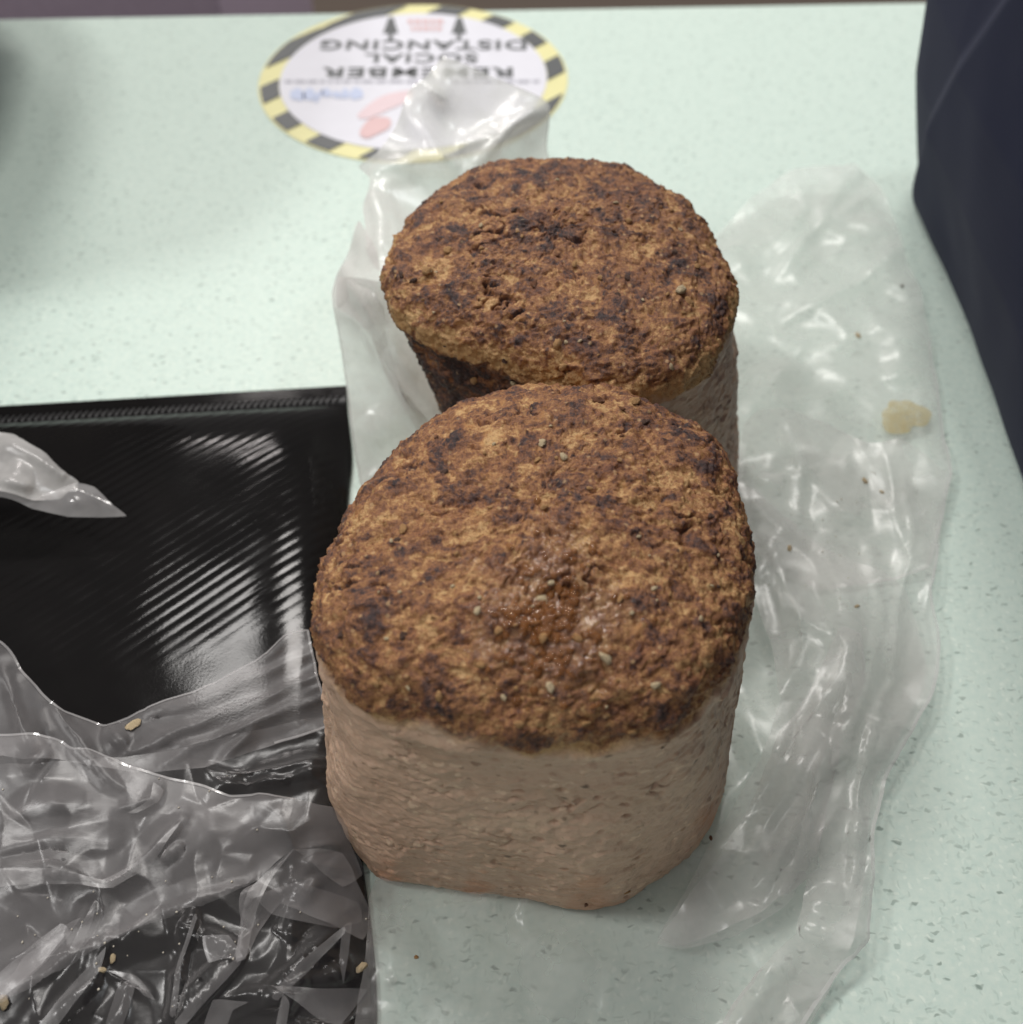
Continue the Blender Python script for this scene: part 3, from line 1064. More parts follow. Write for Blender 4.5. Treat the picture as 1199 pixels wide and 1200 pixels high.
def smooth_line(pts, closed=True, step=4.0, wob=0.0, seed=0):
    """Catmull-Rom through the points, resampled about every step pixels (columns beyond x, y ride along)."""
    P = np.asarray(pts, float)
    n = len(P)
    out = []
    rng = range(n) if closed else range(n - 1)
    for i in rng:
        if closed:
            p0, p1, p2, p3 = P[(i - 1) % n], P[i], P[(i + 1) % n], P[(i + 2) % n]
        else:
            p0, p1, p2, p3 = P[max(i - 1, 0)], P[i], P[i + 1], P[min(i + 2, n - 1)]
        k = max(1, int(np.hypot(*(p2 - p1)[:2]) / step))
        for j in range(k):
            t = j / k
            c = 0.5 * ((2 * p1) + (-p0 + p2) * t + (2 * p0 - 5 * p1 + 4 * p2 - p3) * t * t + (-p0 + 3 * p1 - 3 * p2 + p3) * t ** 3)
            lnr = p1 + (p2 - p1) * t
            out.append(0.35 * c + 0.65 * lnr)
    if not closed:
        out.append(P[-1])
    out = np.array(out)
    if wob:
        Q = np.stack([out[:, 0], out[:, 1], 0 * out[:, 0]], -1)
        out[:, 0] += wob * vnoise(Q, 0.03, seed)
        out[:, 1] += wob * vnoise(Q, 0.03, seed + 1)
    return out


def inside(poly, q):
    x, y = q[:, 0], q[:, 1]
    c = np.zeros(len(q), bool)
    n = len(poly)
    for i in range(n):
        x0, y0 = poly[i][:2]
        x1, y1 = poly[(i + 1) % n][:2]
        if y0 == y1:
            continue
        m = ((y0 > y) != (y1 > y)) & (x < (x1 - x0) * (y - y0) / (y1 - y0) + x0)
        c ^= m
    return c


def seg_dist(q, line):
    d = np.full(len(q), 1e9)
    tpar = np.zeros(len(q))
    n = len(line) - 1
    for i in range(n):
        a, b = line[i][:2], line[i + 1][:2]
        ab = b - a
        t = np.clip(((q - a) @ ab) / (ab @ ab + 1e-9), 0, 1)
        dd = np.linalg.norm(q - (a + t[:, None] * ab), axis=1)
        m = dd < d
        d = np.where(m, dd, d)
        tpar = np.where(m, (i + t) / n, tpar)
    return d, tpar


def film(parent, name, outline, ctrl, creases=(), crumple=((0.030, 0.0022), (0.011, 0.0008)), mat=None, spacing=4.5, seed=0,
         floor_gap=0.0008, stretch=None, wob=1.5, on_pouch=False, facet=(0.016, 0.0018), seam=None):
    """A thin sheet: an outline and heights in the photograph's plan, lifted to its real heights above the counter."""
    pol = smooth_line(outline, True, spacing, wob, seed)
    lo, hi = pol[:, :2].min(0), pol[:, :2].max(0)
    gx, gy = np.meshgrid(np.arange(lo[0], hi[0], spacing), np.arange(lo[1], hi[1], spacing * 0.87))
    gx = gx + (np.arange(gx.shape[0]) % 2)[:, None] * spacing * 0.5
    g = np.stack([gx.ravel(), gy.ravel()], -1)
    rg = np.random.default_rng(seed + 100)
    g += rg.uniform(-0.22, 0.22, g.shape) * spacing
    g = g[inside(pol, g)]
    dm, _ = seg_dist(g, np.concatenate([pol[:, :2], pol[:1, :2]]))
    g = g[dm > spacing * 0.55]
    pts = np.concatenate([pol[:, :2], g])
    m = len(pol)
    res = geometry.delaunay_2d_cdt([Vector(p) for p in pts], [], [list(range(m))], 1, 1e-4)
    Q = np.array([v[:] for v in res[0]])
    T = np.array([f for f in res[2] if len(f) == 3], np.int32)
    # heights: linear radial basis through the control points and the outline's own heights
    C = np.concatenate([np.asarray(outline, float)[:, :3], np.asarray(ctrl, float).reshape(-1, 3)])
    D = np.linalg.norm(C[:, None, :2] - C[None, :, :2], axis=-1)
    A = np.zeros((len(C) + 1, len(C) + 1))
    A[:-1, :-1] = D - np.eye(len(C)) * 1e-3
    A[-1, :-1] = A[:-1, -1] = 1
    w = np.linalg.solve(A, np.concatenate([C[:, 2], [0]]))
    z = np.linalg.norm(Q[:, None, :] - C[None, :, :2], axis=-1) @ w[:-1] + w[-1]
    z = z / 1000.0                                         # heights are written in millimetres
    for (line, amp, wid, *rest) in creases:
        ln = smooth_line([(p[0], p[1]) for p in line], False, 8, 3.0, seed + 3)
        d, t = seg_dist(Q, ln)
        tap = np.sin(np.clip(t, 0.02, 0.98) * math.pi) ** 0.5
        z = z + 0.42 * amp / 1000.0 * np.clip(1 - d / (2.3 * wid * (0.5 + 0.5 * tap)), 0, 1) ** 1.15 * tap
        z = z + 0.16 * amp / 1000.0 * np.clip(1 - d / (0.75 * wid), 0, 1) * tap
    P = unproj(Q[:, 0], Q[:, 1], z)
    surf = (lambda p: np.where(inside_pouch(p), pouch_height(p[:, 0], p[:, 1], False) + 0.0016, 0.0)) if on_pouch else (lambda p: 0 * p[:, 0])

    def normals(P):
        fn = np.cross(P[T[:, 1]] - P[T[:, 0]], P[T[:, 2]] - P[T[:, 0]])
        nn = np.zeros_like(P)
        for k in range(3):
            np.add.at(nn, T[:, k], fn)
        nn /= np.linalg.norm(nn, axis=1, keepdims=True) + 1e-15
        return nn

    nn = normals(P)
    if np.mean(nn[:, 2]) < 0:
        T = T[:, ::-1].copy()
        nn = -nn
    S = P + seed * 1.37
    if stretch is not None:                                # folds run along a direction: squash the noise across it
        ang, k = stretch
        ca, sa = math.cos(ang), math.sin(ang)
        u = S[:, 0] * ca + S[:, 1] * sa
        v = -S[:, 0] * sa + S[:, 1] * ca
        S2 = np.stack([u / k, v, S[:, 2]], -1)
    else:
        S2 = S
    warp = np.stack([vnoise(S, 40, seed + 50), vnoise(S, 40, seed + 51), vnoise(S, 40, seed + 52)], -1) * 0.004
    h = np.zeros(len(P))
    for i, (size, amp) in enumerate(crumple):
        amp = amp * (0.75 if i == 0 else 0.22)
        r = np.abs(vnoise(S2 + warp, 1 / size, seed + 60 + i))
        h += amp * (0.75 - 2.2 * r)
        h += amp * 0.6 * vnoise(S2, 0.6 / size, seed + 70 + i)
    if facet:
        # flat facets that meet in sharp creases: random heights at scattered points, joined by flat triangles
        fs, fa = facet
        step = fs * 3000
        gx, gy = np.meshgrid(np.arange(lo[0] - 2 * step, hi[0] + 2 * step, step), np.arange(lo[1] - 2 * step, hi[1] + 2 * step, step))
        cp = np.stack([gx.ravel(), gy.ravel()], -1) + rg.uniform(-0.55, 0.55, (gx.size, 2)) * step
        ch = rg.uniform(-1, 1, len(cp)) * fa
        rs = geometry.delaunay_2d_cdt([Vector(p) for p in cp], [], [], 0, 1e-4)
        cv = np.array([v[:] for v in rs[0]])
        orig = np.array([o[0] for o in rs[3]])
        hh = ch[orig]
        for tri in rs[2]:
            a, b, c = (cv[k] for k in tri)
            det = (b[1] - c[1]) * (a[0] - c[0]) + (c[0] - b[0]) * (a[1] - c[1])
            if abs(det) < 1e-9:
                continue
            l0 = ((b[1] - c[1]) * (Q[:, 0] - c[0]) + (c[0] - b[0]) * (Q[:, 1] - c[1])) / det
            l1 = ((c[1] - a[1]) * (Q[:, 0] - c[0]) + (a[0] - c[0]) * (Q[:, 1] - c[1])) / det
            l2 = 1 - l0 - l1
            mk = (l0 >= -1e-9) & (l1 >= -1e-9) & (l2 >= -1e-9)
            h[mk] += l0[mk] * hh[tri[0]] + l1[mk] * hh[tri[1]] + l2[mk] * hh[tri[2]]
    P = P + nn * h[:, None]
    s0 = surf(P) + floor_gap
    k = 0.0016 if on_pouch else 0.0007
    P[:, 2] = s0 + k * np.logaddexp(0, (P[:, 2] - s0) / k)     # settles softly on what lies below
    org = np.array(parent.location)
    o = link(name, mesh_np(name, P - org, T, mat or FILM), parent)
    if seam:
        i0, i1, wpx = seam                                 # folded edge: a narrow hazier ribbon that paints in its bright edge highlight
        a = int(i0 * m)
        b = int(i1 * m)
        ids = [k % m for k in range(a, b)]
        cen = pol[:, :2].mean(0)
        edge = P[ids] + np.array([0, 0, 0.0004])
        tan = np.gradient(edge, axis=0)
        tan /= np.linalg.norm(tan, axis=1, keepdims=True) + 1e-12
        inn = np.cross(nn[ids], tan)
        mid = P.mean(0)
        if np.mean(np.sum(inn * (mid - edge), axis=1)) < 0:
            inn = -inn
        inner = edge + inn * wpx
        V = np.concatenate([edge, inner]) - org
        k = len(ids)
        F = [(i, i + 1, k + i + 1, k + i) for i in range(k - 1)]
        link("seam", mesh_np("seam", V, F, FILM_SEAM), o)
    return o


def inside_pouch(p):
    u, v = pouch_uv(p[:, 0], p[:, 1])
    return (v > 0) & (u < P_K * v) & (v < P_DEP)


# --- bag under and behind the farther loaf
bag2 = empty("plastic_bag", tuple(unproj(900, 420)))
thing(bag2, "clear crinkled plastic bag under the farther loaf, standing up behind its left side", "plastic bag", "clear plastic bags around the loaves")
film(bag2, "flat_layer", [(800, 330, 2), (850, 262, 2), (880, 232, 6), (925, 200, 9), (965, 197, 11), (1003, 192, 12), (1030, 215, 9), (1050, 262, 8), (1058, 300, 7),
                          (1076, 335, 5), (1090, 400, 4), (1104, 490, 3), (1113, 560, 3), (1085, 670, 2), (960, 690, 2), (870, 640, 2), (800, 560, 2)],
     [(940, 260, 7), (1000, 240, 8), (1000, 330, 4), (950, 400, 2), (1040, 440, 3), (960, 520, 2), (1050, 400, 5)],
     creases=[([(930, 205), (945, 240), (900, 290)], 5, 16), ([(1000, 200), (960, 262), (905, 330)], 5, 14), ([(1058, 292), (1000, 335), (910, 380)], 5, 13),
              ([(1025, 225), (985, 250), (1040, 272)], 5, 14), ([(1010, 345), (1030, 385), (1080, 405)], 4, 16), ([(960, 365), (1000, 400)], 3.5, 14),
              ([(1080, 440), (1040, 445)], 3, 9), ([(1000, 200), (1015, 178), (1000, 215)], 3, 9), ([(880, 235), (860, 300), (890, 340)], 3, 15),
              ([(880, 480), (920, 430), (950, 395)], 2.5, 10)],
     crumple=((0.030, 0.0020), (0.012, 0.0009)), seed=21, facet=(0.014, 0.0014), seam=(0.36, 0.72, 0.0012))
film(bag2, "standing_layer", [(446, 322, 62), (432, 300, 60), (428, 250, 62), (433, 208, 66), (421, 196, 62), (440, 180, 70), (462, 150, 76), (478, 110, 84), (496, 95, 87),
                              (519, 68, 90), (560, 86, 84), (612, 110, 76), (640, 128, 70), (640, 175, 60), (648, 215, 50), (600, 250, 50), (520, 262, 56), (478, 300, 60)],
     [(520, 150, 74), (575, 150, 70), (455, 215, 68), (480, 180, 70), (540, 210, 62), (600, 165, 66)],
     creases=[([(472, 112), (482, 140), (515, 178), (535, 205)], 7, 16), ([(425, 206), (450, 196), (500, 188), (525, 186)], 6, 11), ([(583, 152), (560, 165), (535, 172)], 4, 12),
              ([(640, 128), (598, 150), (556, 200)], 7, 14), ([(500, 100), (525, 122)], 4, 10), ([(432, 210), (446, 260), (446, 310)], 6, 12)],
     crumple=((0.040, 0.0032), (0.016, 0.0008)), mat=FILM_MILKY, seed=22, facet=(0.024, 0.0018), seam=(0.33, 0.70, 0.0008))
film(bag2, "side_layer", [(446, 300, 64), (424, 262, 60), (412, 295, 54), (396, 325, 50), (390, 345, 48), (392, 372, 44), (400, 420, 34), (408, 470, 24), (415, 530, 12), (422, 565, 6),
                          (430, 584, 3), (470, 556, 3), (510, 530, 4), (560, 500, 8), (522, 470, 22), (500, 425, 36), (470, 370, 50), (448, 338, 62)],
     [(415, 370, 46), (440, 420, 34), (450, 480, 20), (470, 470, 24), (425, 320, 56)],
     creases=[([(400, 310), (425, 350), (462, 415), (485, 450)], 9, 17), ([(395, 362), (425, 385), (455, 440), (478, 480), (500, 512)], 8, 15), ([(430, 330), (455, 375), (470, 420)], 6, 11),
              ([(432, 476), (452, 495), (466, 512)], 5, 14), ([(460, 430), (480, 475), (515, 500)], 6, 13), ([(436, 550), (445, 560)], 3, 8)],
     crumple=((0.045, 0.0030), (0.016, 0.0007)), mat=FILM_MILKY, seed=23, facet=(0.028, 0.0016), stretch=(2.0, 2.5), seam=(0.10, 0.56, 0.0008), on_pouch=False)
film(bag2, "front_layer", [(446, 330, 70), (398, 325, 53), (393, 358, 49), (430, 390, 42), (458, 445, 30), (482, 490, 18), (505, 525, 8), (545, 500, 12), (520, 462, 32), (490, 410, 48), (466, 366, 60)],
     [(430, 360, 54), (470, 430, 38)], creases=[([(405, 330), (440, 375), (480, 440), (510, 480)], 5, 12), ([(450, 385), (480, 450)], 4, 8)],
     crumple=((0.030, 0.0024), (0.010, 0.0007)), mat=FILM_MILKY, seed=27, facet=(0.018, 0.0014), stretch=(2.0, 2.5))

# --- bag under the nearer loaf
bag1 = empty("plastic_bag", tuple(unproj(900, 800)))
thing(bag1, "clear plastic bag spread under the nearer loaf and bunched along its right side", "plastic bag", "clear plastic bags around the loaves")
film(bag1, "lower_layer", [(850, 560, 2), (960, 640, 2), (1060, 690, 3), (1085, 790, 3), (1055, 860, 3), (1022, 920, 3), (1015, 1000, 3), (1000, 1100, 3), (930, 1225, 2), (700, 1235, 2), (420, 1235, 5),
                           (428, 1120, 8), (440, 1030, 6), (600, 940, 1), (800, 900, 1)],
     [(930, 800, 4), (560, 1120, 2), (500, 1080, 3), (700, 1150, 2), (900, 1000, 5), (870, 780, 2)],
     creases=[([(640, 1085), (600, 1140), (560, 1225)], 3.5, 15), ([(435, 1150), (490, 1145), (520, 1160)], 3, 12), ([(480, 1070), (520, 1065), (590, 1055)], 4, 14), ([(450, 1140), (480, 1200)], 3, 11),
              ([(520, 1225), (560, 1170)], 3, 10), ([(700, 1225), (720, 1130)], 2, 12)],
     crumple=((0.030, 0.0020), (0.013, 0.0010)), seed=31, facet=(0.014, 0.0016))
film(bag1, "upper_layer", [(868, 600, 4), (866, 545, 6), (872, 500, 12), (890, 482, 15), (922, 484, 14), (962, 495, 10), (992, 510, 7), (1020, 520, 12), (1055, 514, 14), (1085, 532, 12), (1110, 560, 8),
                           (1104, 605, 5), (1098, 650, 5), (1090, 690, 6), (1100, 740, 8), (1101, 785, 8), (1088, 825, 8), (1060, 870, 7), (1038, 915, 7), (1030, 960, 8), (1022, 1030, 8), (1014, 1098, 7),
                           (975, 1150, 5), (925, 1225, 4), (840, 1230, 3), (860, 1180, 4), (930, 1090, 7), (945, 1030, 8), (880, 1080, 7), (800, 1110, 4), (770, 1100, 4), (800, 1050, 6), (828, 1000, 10),
                           (860, 945, 12), (890, 890, 14), (915, 820, 15), (905, 760, 10), (880, 690, 6)],
     [(960, 560, 6), (1040, 600, 8), (1030, 700, 8), (985, 745, 18), (960, 860, 15), (1040, 800, 7), (980, 960, 11), (960, 1060, 10), (915, 960, 12), (930, 640, 7), (970, 1130, 6), (900, 560, 9)],
     creases=[([(950, 560), (975, 590), (1005, 612)], 5, 15), ([(1035, 520), (1045, 560), (1050, 620), (1085, 690)], 5, 13), ([(965, 640), (985, 690), (1005, 730)], 6, 13), ([(880, 545), (915, 580)], 4, 14),
              ([(1003, 735), (985, 790), (940, 850), (895, 930), (850, 1000)], 8, 15), ([(1000, 745), (990, 830), (960, 900), (945, 980), (905, 1070), (840, 1105)], 8, 18), ([(915, 700), (945, 725), (975, 745)], 5, 11),
              ([(1040, 900), (1025, 1000), (1005, 1085)], 5, 12), ([(1014, 1098), (960, 1096), (940, 1085)], 6, 12), ([(930, 1090), (890, 1160), (860, 1225)], 6, 12), ([(985, 940), (960, 985), (950, 1005)], 5, 12),
              ([(885, 590), (900, 610), (935, 630)], 4, 11), ([(1075, 860), (1045, 850), (1020, 900)], 4, 12), ([(830, 1030), (860, 990), (880, 960)], 5, 10), ([(945, 600), (900, 640), (885, 690)], 4, 14),
              ([(1060, 560), (1070, 640), (1050, 720), (1040, 800)], 6, 9), ([(1020, 640), (1030, 720), (1015, 800), (985, 880)], 6, 10), ([(900, 640), (930, 700), (940, 760), (905, 850)], 6, 10),
              ([(1050, 790), (1020, 850), (1005, 950), (1000, 1040)], 6, 9), ([(920, 500), (940, 545), (935, 600)], 5, 9), ([(985, 880), (940, 960), (890, 1040)], 6, 8)],
     crumple=((0.034, 0.0024), (0.012, 0.0010)), mat=FILM, seed=32, facet=(0.016, 0.0018), stretch=(1.2, 2.0), seam=(0.21, 0.60, 0.0011))
film(bag1, "fold_layer", [(985, 735, 19), (1008, 745, 18), (1010, 800, 14), (985, 860, 11), (975, 930, 10), (955, 1000, 9), (920, 1062, 8), (860, 1098, 6), (800, 1112, 4), (770, 1105, 4), (800, 1060, 8), (845, 1000, 13), (885, 930, 16),
                          (915, 860, 18), (945, 815, 19)],
     [(950, 900, 20), (900, 990, 17)], creases=[([(1000, 745), (965, 840), (920, 930), (860, 1030)], 5, 13), ([(985, 800), (950, 920), (900, 1040)], 5, 12), ([(930, 840), (890, 930)], 4, 8)],
     crumple=((0.028, 0.0020), (0.010, 0.0007)), mat=FILM, seed=33, facet=(0.016, 0.0014), stretch=(1.2, 2.5), seam=(0.02, 0.30, 0.0006))

# --- big crumpled bag over the black pouch, lower left
bag3 = empty("plastic_bag", tuple(unproj(200, 1000)))
thing(bag3, "heap of crumpled clear plastic bag over the black pouch at lower left", "plastic bag", "clear plastic bags around the loaves")
film(bag3, "base_layer", [(-230, 900, 16), (0, 900, 17), (90, 895, 17), (200, 880, 17), (330, 850, 17), (388, 840, 15), (402, 930, 12), (418, 1000, 9), (440, 1045, 4), (434, 1120, 8), (424, 1235, 8), (200, 1240, 15), (-230, 1240, 17)],
     [(100, 1050, 17), (250, 1100, 16), (330, 950, 17), (350, 1150, 15)],
     creases=[([(325, 1155), (362, 1122), (405, 1088)], 7, 10), ([(400, 1088), (405, 1140), (330, 1155)], 4, 8), ([(228, 1072), (218, 1110), (203, 1195)], 6, 5), ([(280, 1125), (250, 1160), (208, 1200)], 8, 11),
              ([(240, 1095), (275, 1120), (283, 1120)], 4, 7), ([(110, 1058), (96, 1085), (84, 1112)], 6, 9), ([(60, 1200), (110, 1150), (125, 1105)], 6, 13), ([(0, 1140), (40, 1110), (72, 1082)], 7, 13),
              ([(130, 1140), (165, 1160), (180, 1170)], 4, 6), ([(250, 1175), (290, 1165), (335, 1170), (335, 1200)], 6, 10), ([(360, 1195), (400, 1200), (430, 1180)], 5, 9), ([(330, 1030), (360, 1040), (400, 1035)], 4, 10),
              ([(365, 1030), (350, 1060), (335, 1130)], 5, 7), ([(150, 1150), (140, 1190), (120, 1225)], 5, 10), ([(240, 905), (300, 900), (395, 888)], 5, 9), ([(260, 920), (330, 915), (400, 895)], 5, 9)],
     crumple=((0.022, 0.0022), (0.009, 0.0010)), mat=FILM_CLEAR, spacing=3.6, seed=41, facet=(0.013, 0.0022), on_pouch=True)
film(bag3, "top_layer", [(-230, 745, 30), (0, 752, 31), (30, 792, 28), (60, 822, 25), (110, 846, 21), (127, 851, 20), (165, 838, 20), (230, 812, 21), (300, 776, 22), (330, 752, 24), (345, 742, 25), (362, 740, 24), (372, 790, 24), (388, 850, 22),
                         (330, 870, 19), (290, 882, 20), (240, 900, 20), (180, 905, 22), (120, 900, 22), (60, 890, 24), (-230, 880, 28)],
     [(40, 850, 26), (20, 800, 28), (160, 870, 20), (250, 840, 20), (330, 800, 22)],
     creases=[([(5, 790), (25, 850), (40, 885)], 7, 15), ([(60, 822), (90, 860), (110, 895)], 5, 13), ([(165, 842), (240, 820), (365, 765)], 6, 11), ([(150, 885), (230, 850), (375, 790)], 7, 12), ([(190, 895), (250, 865), (385, 815)], 6, 11),
              ([(125, 852), (150, 880)], 4, 10), ([(300, 780), (345, 745)], 5, 9), ([(255, 900), (300, 850)], 4, 8)],
     crumple=((0.026, 0.0022), (0.009, 0.0007)), mat=FILM_HAZY, spacing=3.6, seed=42, facet=(0.016, 0.0014), on_pouch=True, stretch=(0.5, 2.2), seam=(0.02, 0.55, 0.0007))
film(bag3, "hazy_layer", [(-230, 862, 32), (0, 864, 32), (42, 862, 32), (80, 875, 30), (130, 892, 28), (190, 910, 27), (240, 922, 26), (270, 934, 25), (305, 933, 25), (360, 940, 23), (402, 950, 20), (412, 990, 16), (425, 1025, 11), (400, 1040, 14),
                          (345, 995, 22), (292, 1038, 22), (200, 1072, 22), (100, 1118, 22), (0, 1172, 22), (-230, 1192, 22)],
     [(60, 930, 33), (150, 960, 30), (250, 975, 28), (330, 965, 26), (60, 1040, 27), (30, 985, 30)],
     creases=[([(0, 1022), (60, 1022), (125, 1034), (165, 1012), (213, 962)], 9, 12), ([(0, 965), (50, 945), (100, 948)], 6, 13), ([(140, 948), (178, 935), (190, 922)], 5, 8), ([(0, 1170), (100, 1115), (200, 1068), (292, 1036), (344, 994)], 7, 13),
              ([(345, 994), (330, 960), (300, 935)], 5, 12), ([(60, 880), (30, 905)], 4, 12), ([(85, 870), (120, 905), (160, 935)], 4, 9), ([(190, 1010), (215, 990)], 3, 5), ([(345, 995), (400, 990)], 4, 8), ([(0, 1000), (60, 985), (130, 990)], 4, 12)],
     crumple=((0.046, 0.0020), (0.016, 0.0005)), mat=FILM_HAZY, spacing=3.6, seed=43, facet=(0.028, 0.0014), on_pouch=True, seam=(0.02, 0.33, 0.0007))
film(bag3, "torn_layer", [(345, 995, 22), (400, 1000, 16), (420, 1040, 10), (432, 1070, 6), (425, 1105, 10), (330, 1060, 16), (286, 1122, 18), (276, 1125, 18), (288, 1050, 21)],
     [(350, 1030, 18)], creases=[([(345, 996), (292, 1050), (282, 1120)], 5, 9), ([(352, 1010), (400, 1020)], 4, 9), ([(370, 1030), (352, 1062)], 4, 6)],
     crumple=((0.024, 0.0018), (0.009, 0.0006)), mat=FILM_HAZY, spacing=3.6, seed=44, facet=(0.016, 0.0014), on_pouch=True)
film(bag3, "loose_fold", [(-230, 1080, 24), (0, 1150, 22), (30, 1120, 23), (72, 1086, 22), (95, 1075, 21), (70, 1110, 20), (35, 1145, 20), (0, 1176, 20), (-230, 1190, 20)],
     [], crumple=((0.02, 0.0012), (0.009, 0.0005)), mat=FILM_HAZY, spacing=3.6, seed=45, facet=None, on_pouch=True)

# folded flaps of the heap that lie over the dark film near the bottom edge
for k, fl in enumerate([
        [(-20, 1160, 21), (20, 1122, 22), (72, 1083, 22), (82, 1092, 22), (50, 1130, 21), (-20, 1190, 20)],
        [(82, 1114, 21), (96, 1082, 22), (112, 1054, 22), (108, 1080, 22), (96, 1108, 21), (86, 1120, 20)],
        [(45, 1205, 19), (80, 1160, 20), (125, 1110, 21), (118, 1135, 21), (85, 1180, 20), (60, 1215, 19)],
        [(206, 1198, 19), (245, 1150, 21), (284, 1118, 22), (282, 1130, 21), (250, 1165, 20), (215, 1205, 19)],
        [(238, 1098, 20), (268, 1096, 21), (286, 1122, 22), (262, 1124, 21), (245, 1128, 20)],
        [(276, 1126, 22), (282, 1080, 22), (292, 1042, 23), (345, 993, 22), (318, 1030, 22), (300, 1070, 22), (288, 1124, 21)],
        [(318, 1168, 19), (352, 1128, 20), (402, 1086, 19), (404, 1094, 19), (364, 1136, 19), (326, 1172, 18)],
        [(402, 1086, 20), (412, 1082, 19), (408, 1120, 19), (402, 1152, 18), (398, 1120, 19)],
        [(322, 1156, 18), (370, 1158, 18), (430, 1160, 14), (400, 1200, 16), (376, 1196, 17), (350, 1176, 18)],
        [(238, 1210, 18), (250, 1172, 20), (290, 1174, 20), (272, 1184, 20), (262, 1214, 18)],
        [(332, 1166, 19), (340, 1176, 19), (334, 1215, 18), (322, 1215, 18)],
        [(120, 1215, 18), (138, 1158, 20), (152, 1148, 20), (160, 1152, 20), (148, 1190, 19), (138, 1215, 18)],
        [(126, 1138, 20), (160, 1142, 21), (182, 1172, 20), (168, 1166, 20), (150, 1148, 20)],
        [(200, 1190, 20), (206, 1140, 21), (228, 1072, 22), (232, 1076, 22), (214, 1130, 21), (207, 1190, 20)],
        [(300, 1050, 20), (352, 1034, 20), (420, 1058, 10), (424, 1080, 9), (392, 1088, 14), (320, 1072, 18)],
        [(-20, 1018, 33), (60, 1018, 32), (120, 1030, 31), (164, 1008, 31), (214, 960, 29), (176, 1014, 30), (132, 1040, 31), (80, 1036, 32), (20, 1038, 32), (-20, 1042, 33)],
        [(150, 952, 30), (176, 936, 30), (180, 918, 29), (192, 926, 29), (186, 940, 29), (160, 952, 30)]]):
    film(bag3, "flap", fl, [], crumple=((0.02, 0.0011), (0.008, 0.0006)), mat=FILM_FLAP, spacing=2.6, seed=60 + k, facet=None, on_pouch=True, wob=1.0)

# --- corner of a bag reaching in from the left
bag4 = empty("plastic_bag", tuple(unproj(40, 560, 0.03)))
thing(bag4, "pointed corner of a whitish plastic bag reaching in from the left above the black pouch", "plastic bag", "clear plastic bags around the loaves")
film(bag4, "rear_layer", [(-250, 500, 42), (0, 506, 38), (25, 515, 36), (52, 533, 34), (78, 556, 31), (92, 566, 29), (70, 585, 29), (40, 588, 32), (0, 576, 36), (-250, 560, 42)],
     [(20, 550, 37)], creases=[([(0, 515), (40, 535), (80, 562)], 4, 12), ([(0, 560), (40, 572)], 4, 12)], mat=FILM_MILKY, spacing=3, seed=51, crumple=((0.02, 0.0012), (0.008, 0.0005)), facet=None)
film(bag4, "tip_layer", [(88, 566, 30), (110, 572, 28), (132, 592, 26), (148, 604, 24), (120, 607, 25), (80, 606, 27), (40, 597, 30), (0, 582, 34), (-250, 562, 40), (-250, 545, 40), (0, 572, 35), (40, 584, 32)],
     [(90, 588, 30)], creases=[([(40, 588), (90, 572), (140, 600)], 2, 10)], mat=FILM_SEAM, spacing=3, seed=52, crumple=((0.03, 0.0010),), facet=None)


# ------------------------------------------------------------------ crumbs and grease on the plastic
def surface_hit(px, py):
    """Topmost film or counter height under a pixel: just above the sheets there."""
    dg = bpy.context.evaluated_depsgraph_get()
    o = Vector((0, 0, CAM_H))
    p = unproj(px, py)
    ok, loc, nr, *_ = scene.ray_cast(dg, o, (Vector(p) - o).normalized())
    return (loc, nr) if ok else (Vector(p), Vector((0, 0, 1)))


bpy.context.view_layer.update()
LOOSE = [
    (157, 851, 23, "pale", "flat orange-tan crumb on the plastic at the top of the lower left heap"),
    (120, 1137, 12, "pale", "round pale crumb inside the crumpled plastic, lower left"),
    (133, 1124, 13, "pale", "pale flaky crumb beside the round one in the crumpled plastic, lower left"),
    (6, 1175, 20, "pale", "pale crumb at the bottom left corner on the crumpled plastic"),
    (424, 1134, 18, "pale", "yellowish flaky crumb where the black pouch meets the pale counter in front"),
    (1013, 564, 12, "pale", "golden crumb on the plastic just left of its bright vertical fold, right side"),
    (1033, 577, 8, "pale", "small golden crumb right of the larger one on the right hand plastic"),
    (925, 643, 12, "pale", "tan crumb on the plastic close to the right of the nearer loaf top"),
    (1004, 711, 9, "pale", "golden crumb on the fold tip of plastic right of the nearer loaf"),
    (1005, 394, 12, "pale", "brown crumb on the flat plastic right of the farther loaf"),
    (1057, 336, 8, "dark", "tiny dark speck on the plastic near the navy cloth"),
    (833, 983, 9, "brown", "dark brown crumb at the foot of the nearer loaf's right side"),
    (488, 1122, 8, "tan", "small brown crumb on the pale film in front of the nearer loaf"),
]
hits = [surface_hit(x, y) for (x, y, *_r) in LOOSE]
for (x, y, s, k, lab), (loc, nr) in zip(LOOSE, hits):
    r = 0.38 * s / F_PX * (loc - Vector((0, 0, CAM_H))).length
    o = link("crumb", CRM[k][0], None, tuple(loc + Vector((0, 0, r * 0.35))))
    o.scale = (r, r * 0.8, r * (0.25 if s > 22 else 0.7))
    o.rotation_euler = (0, 0, random.uniform(0, 6.28))
    thing(o, lab, "crumb", "loose crumbs on the plastic")
fine_hits = []
for i in range(60):
    x, y = (random.gauss(150, 90), random.gauss(1060, 80)) if i < 40 else (random.gauss(985, 45), random.gauss(620, 70))
    if (x < 0 or y > 1195) or (i < 40 and y < 900):
        continue
    fine_hits.append((surface_hit(x, y)[0], random.uniform(1.0, 2.2)))
V, F = [], []
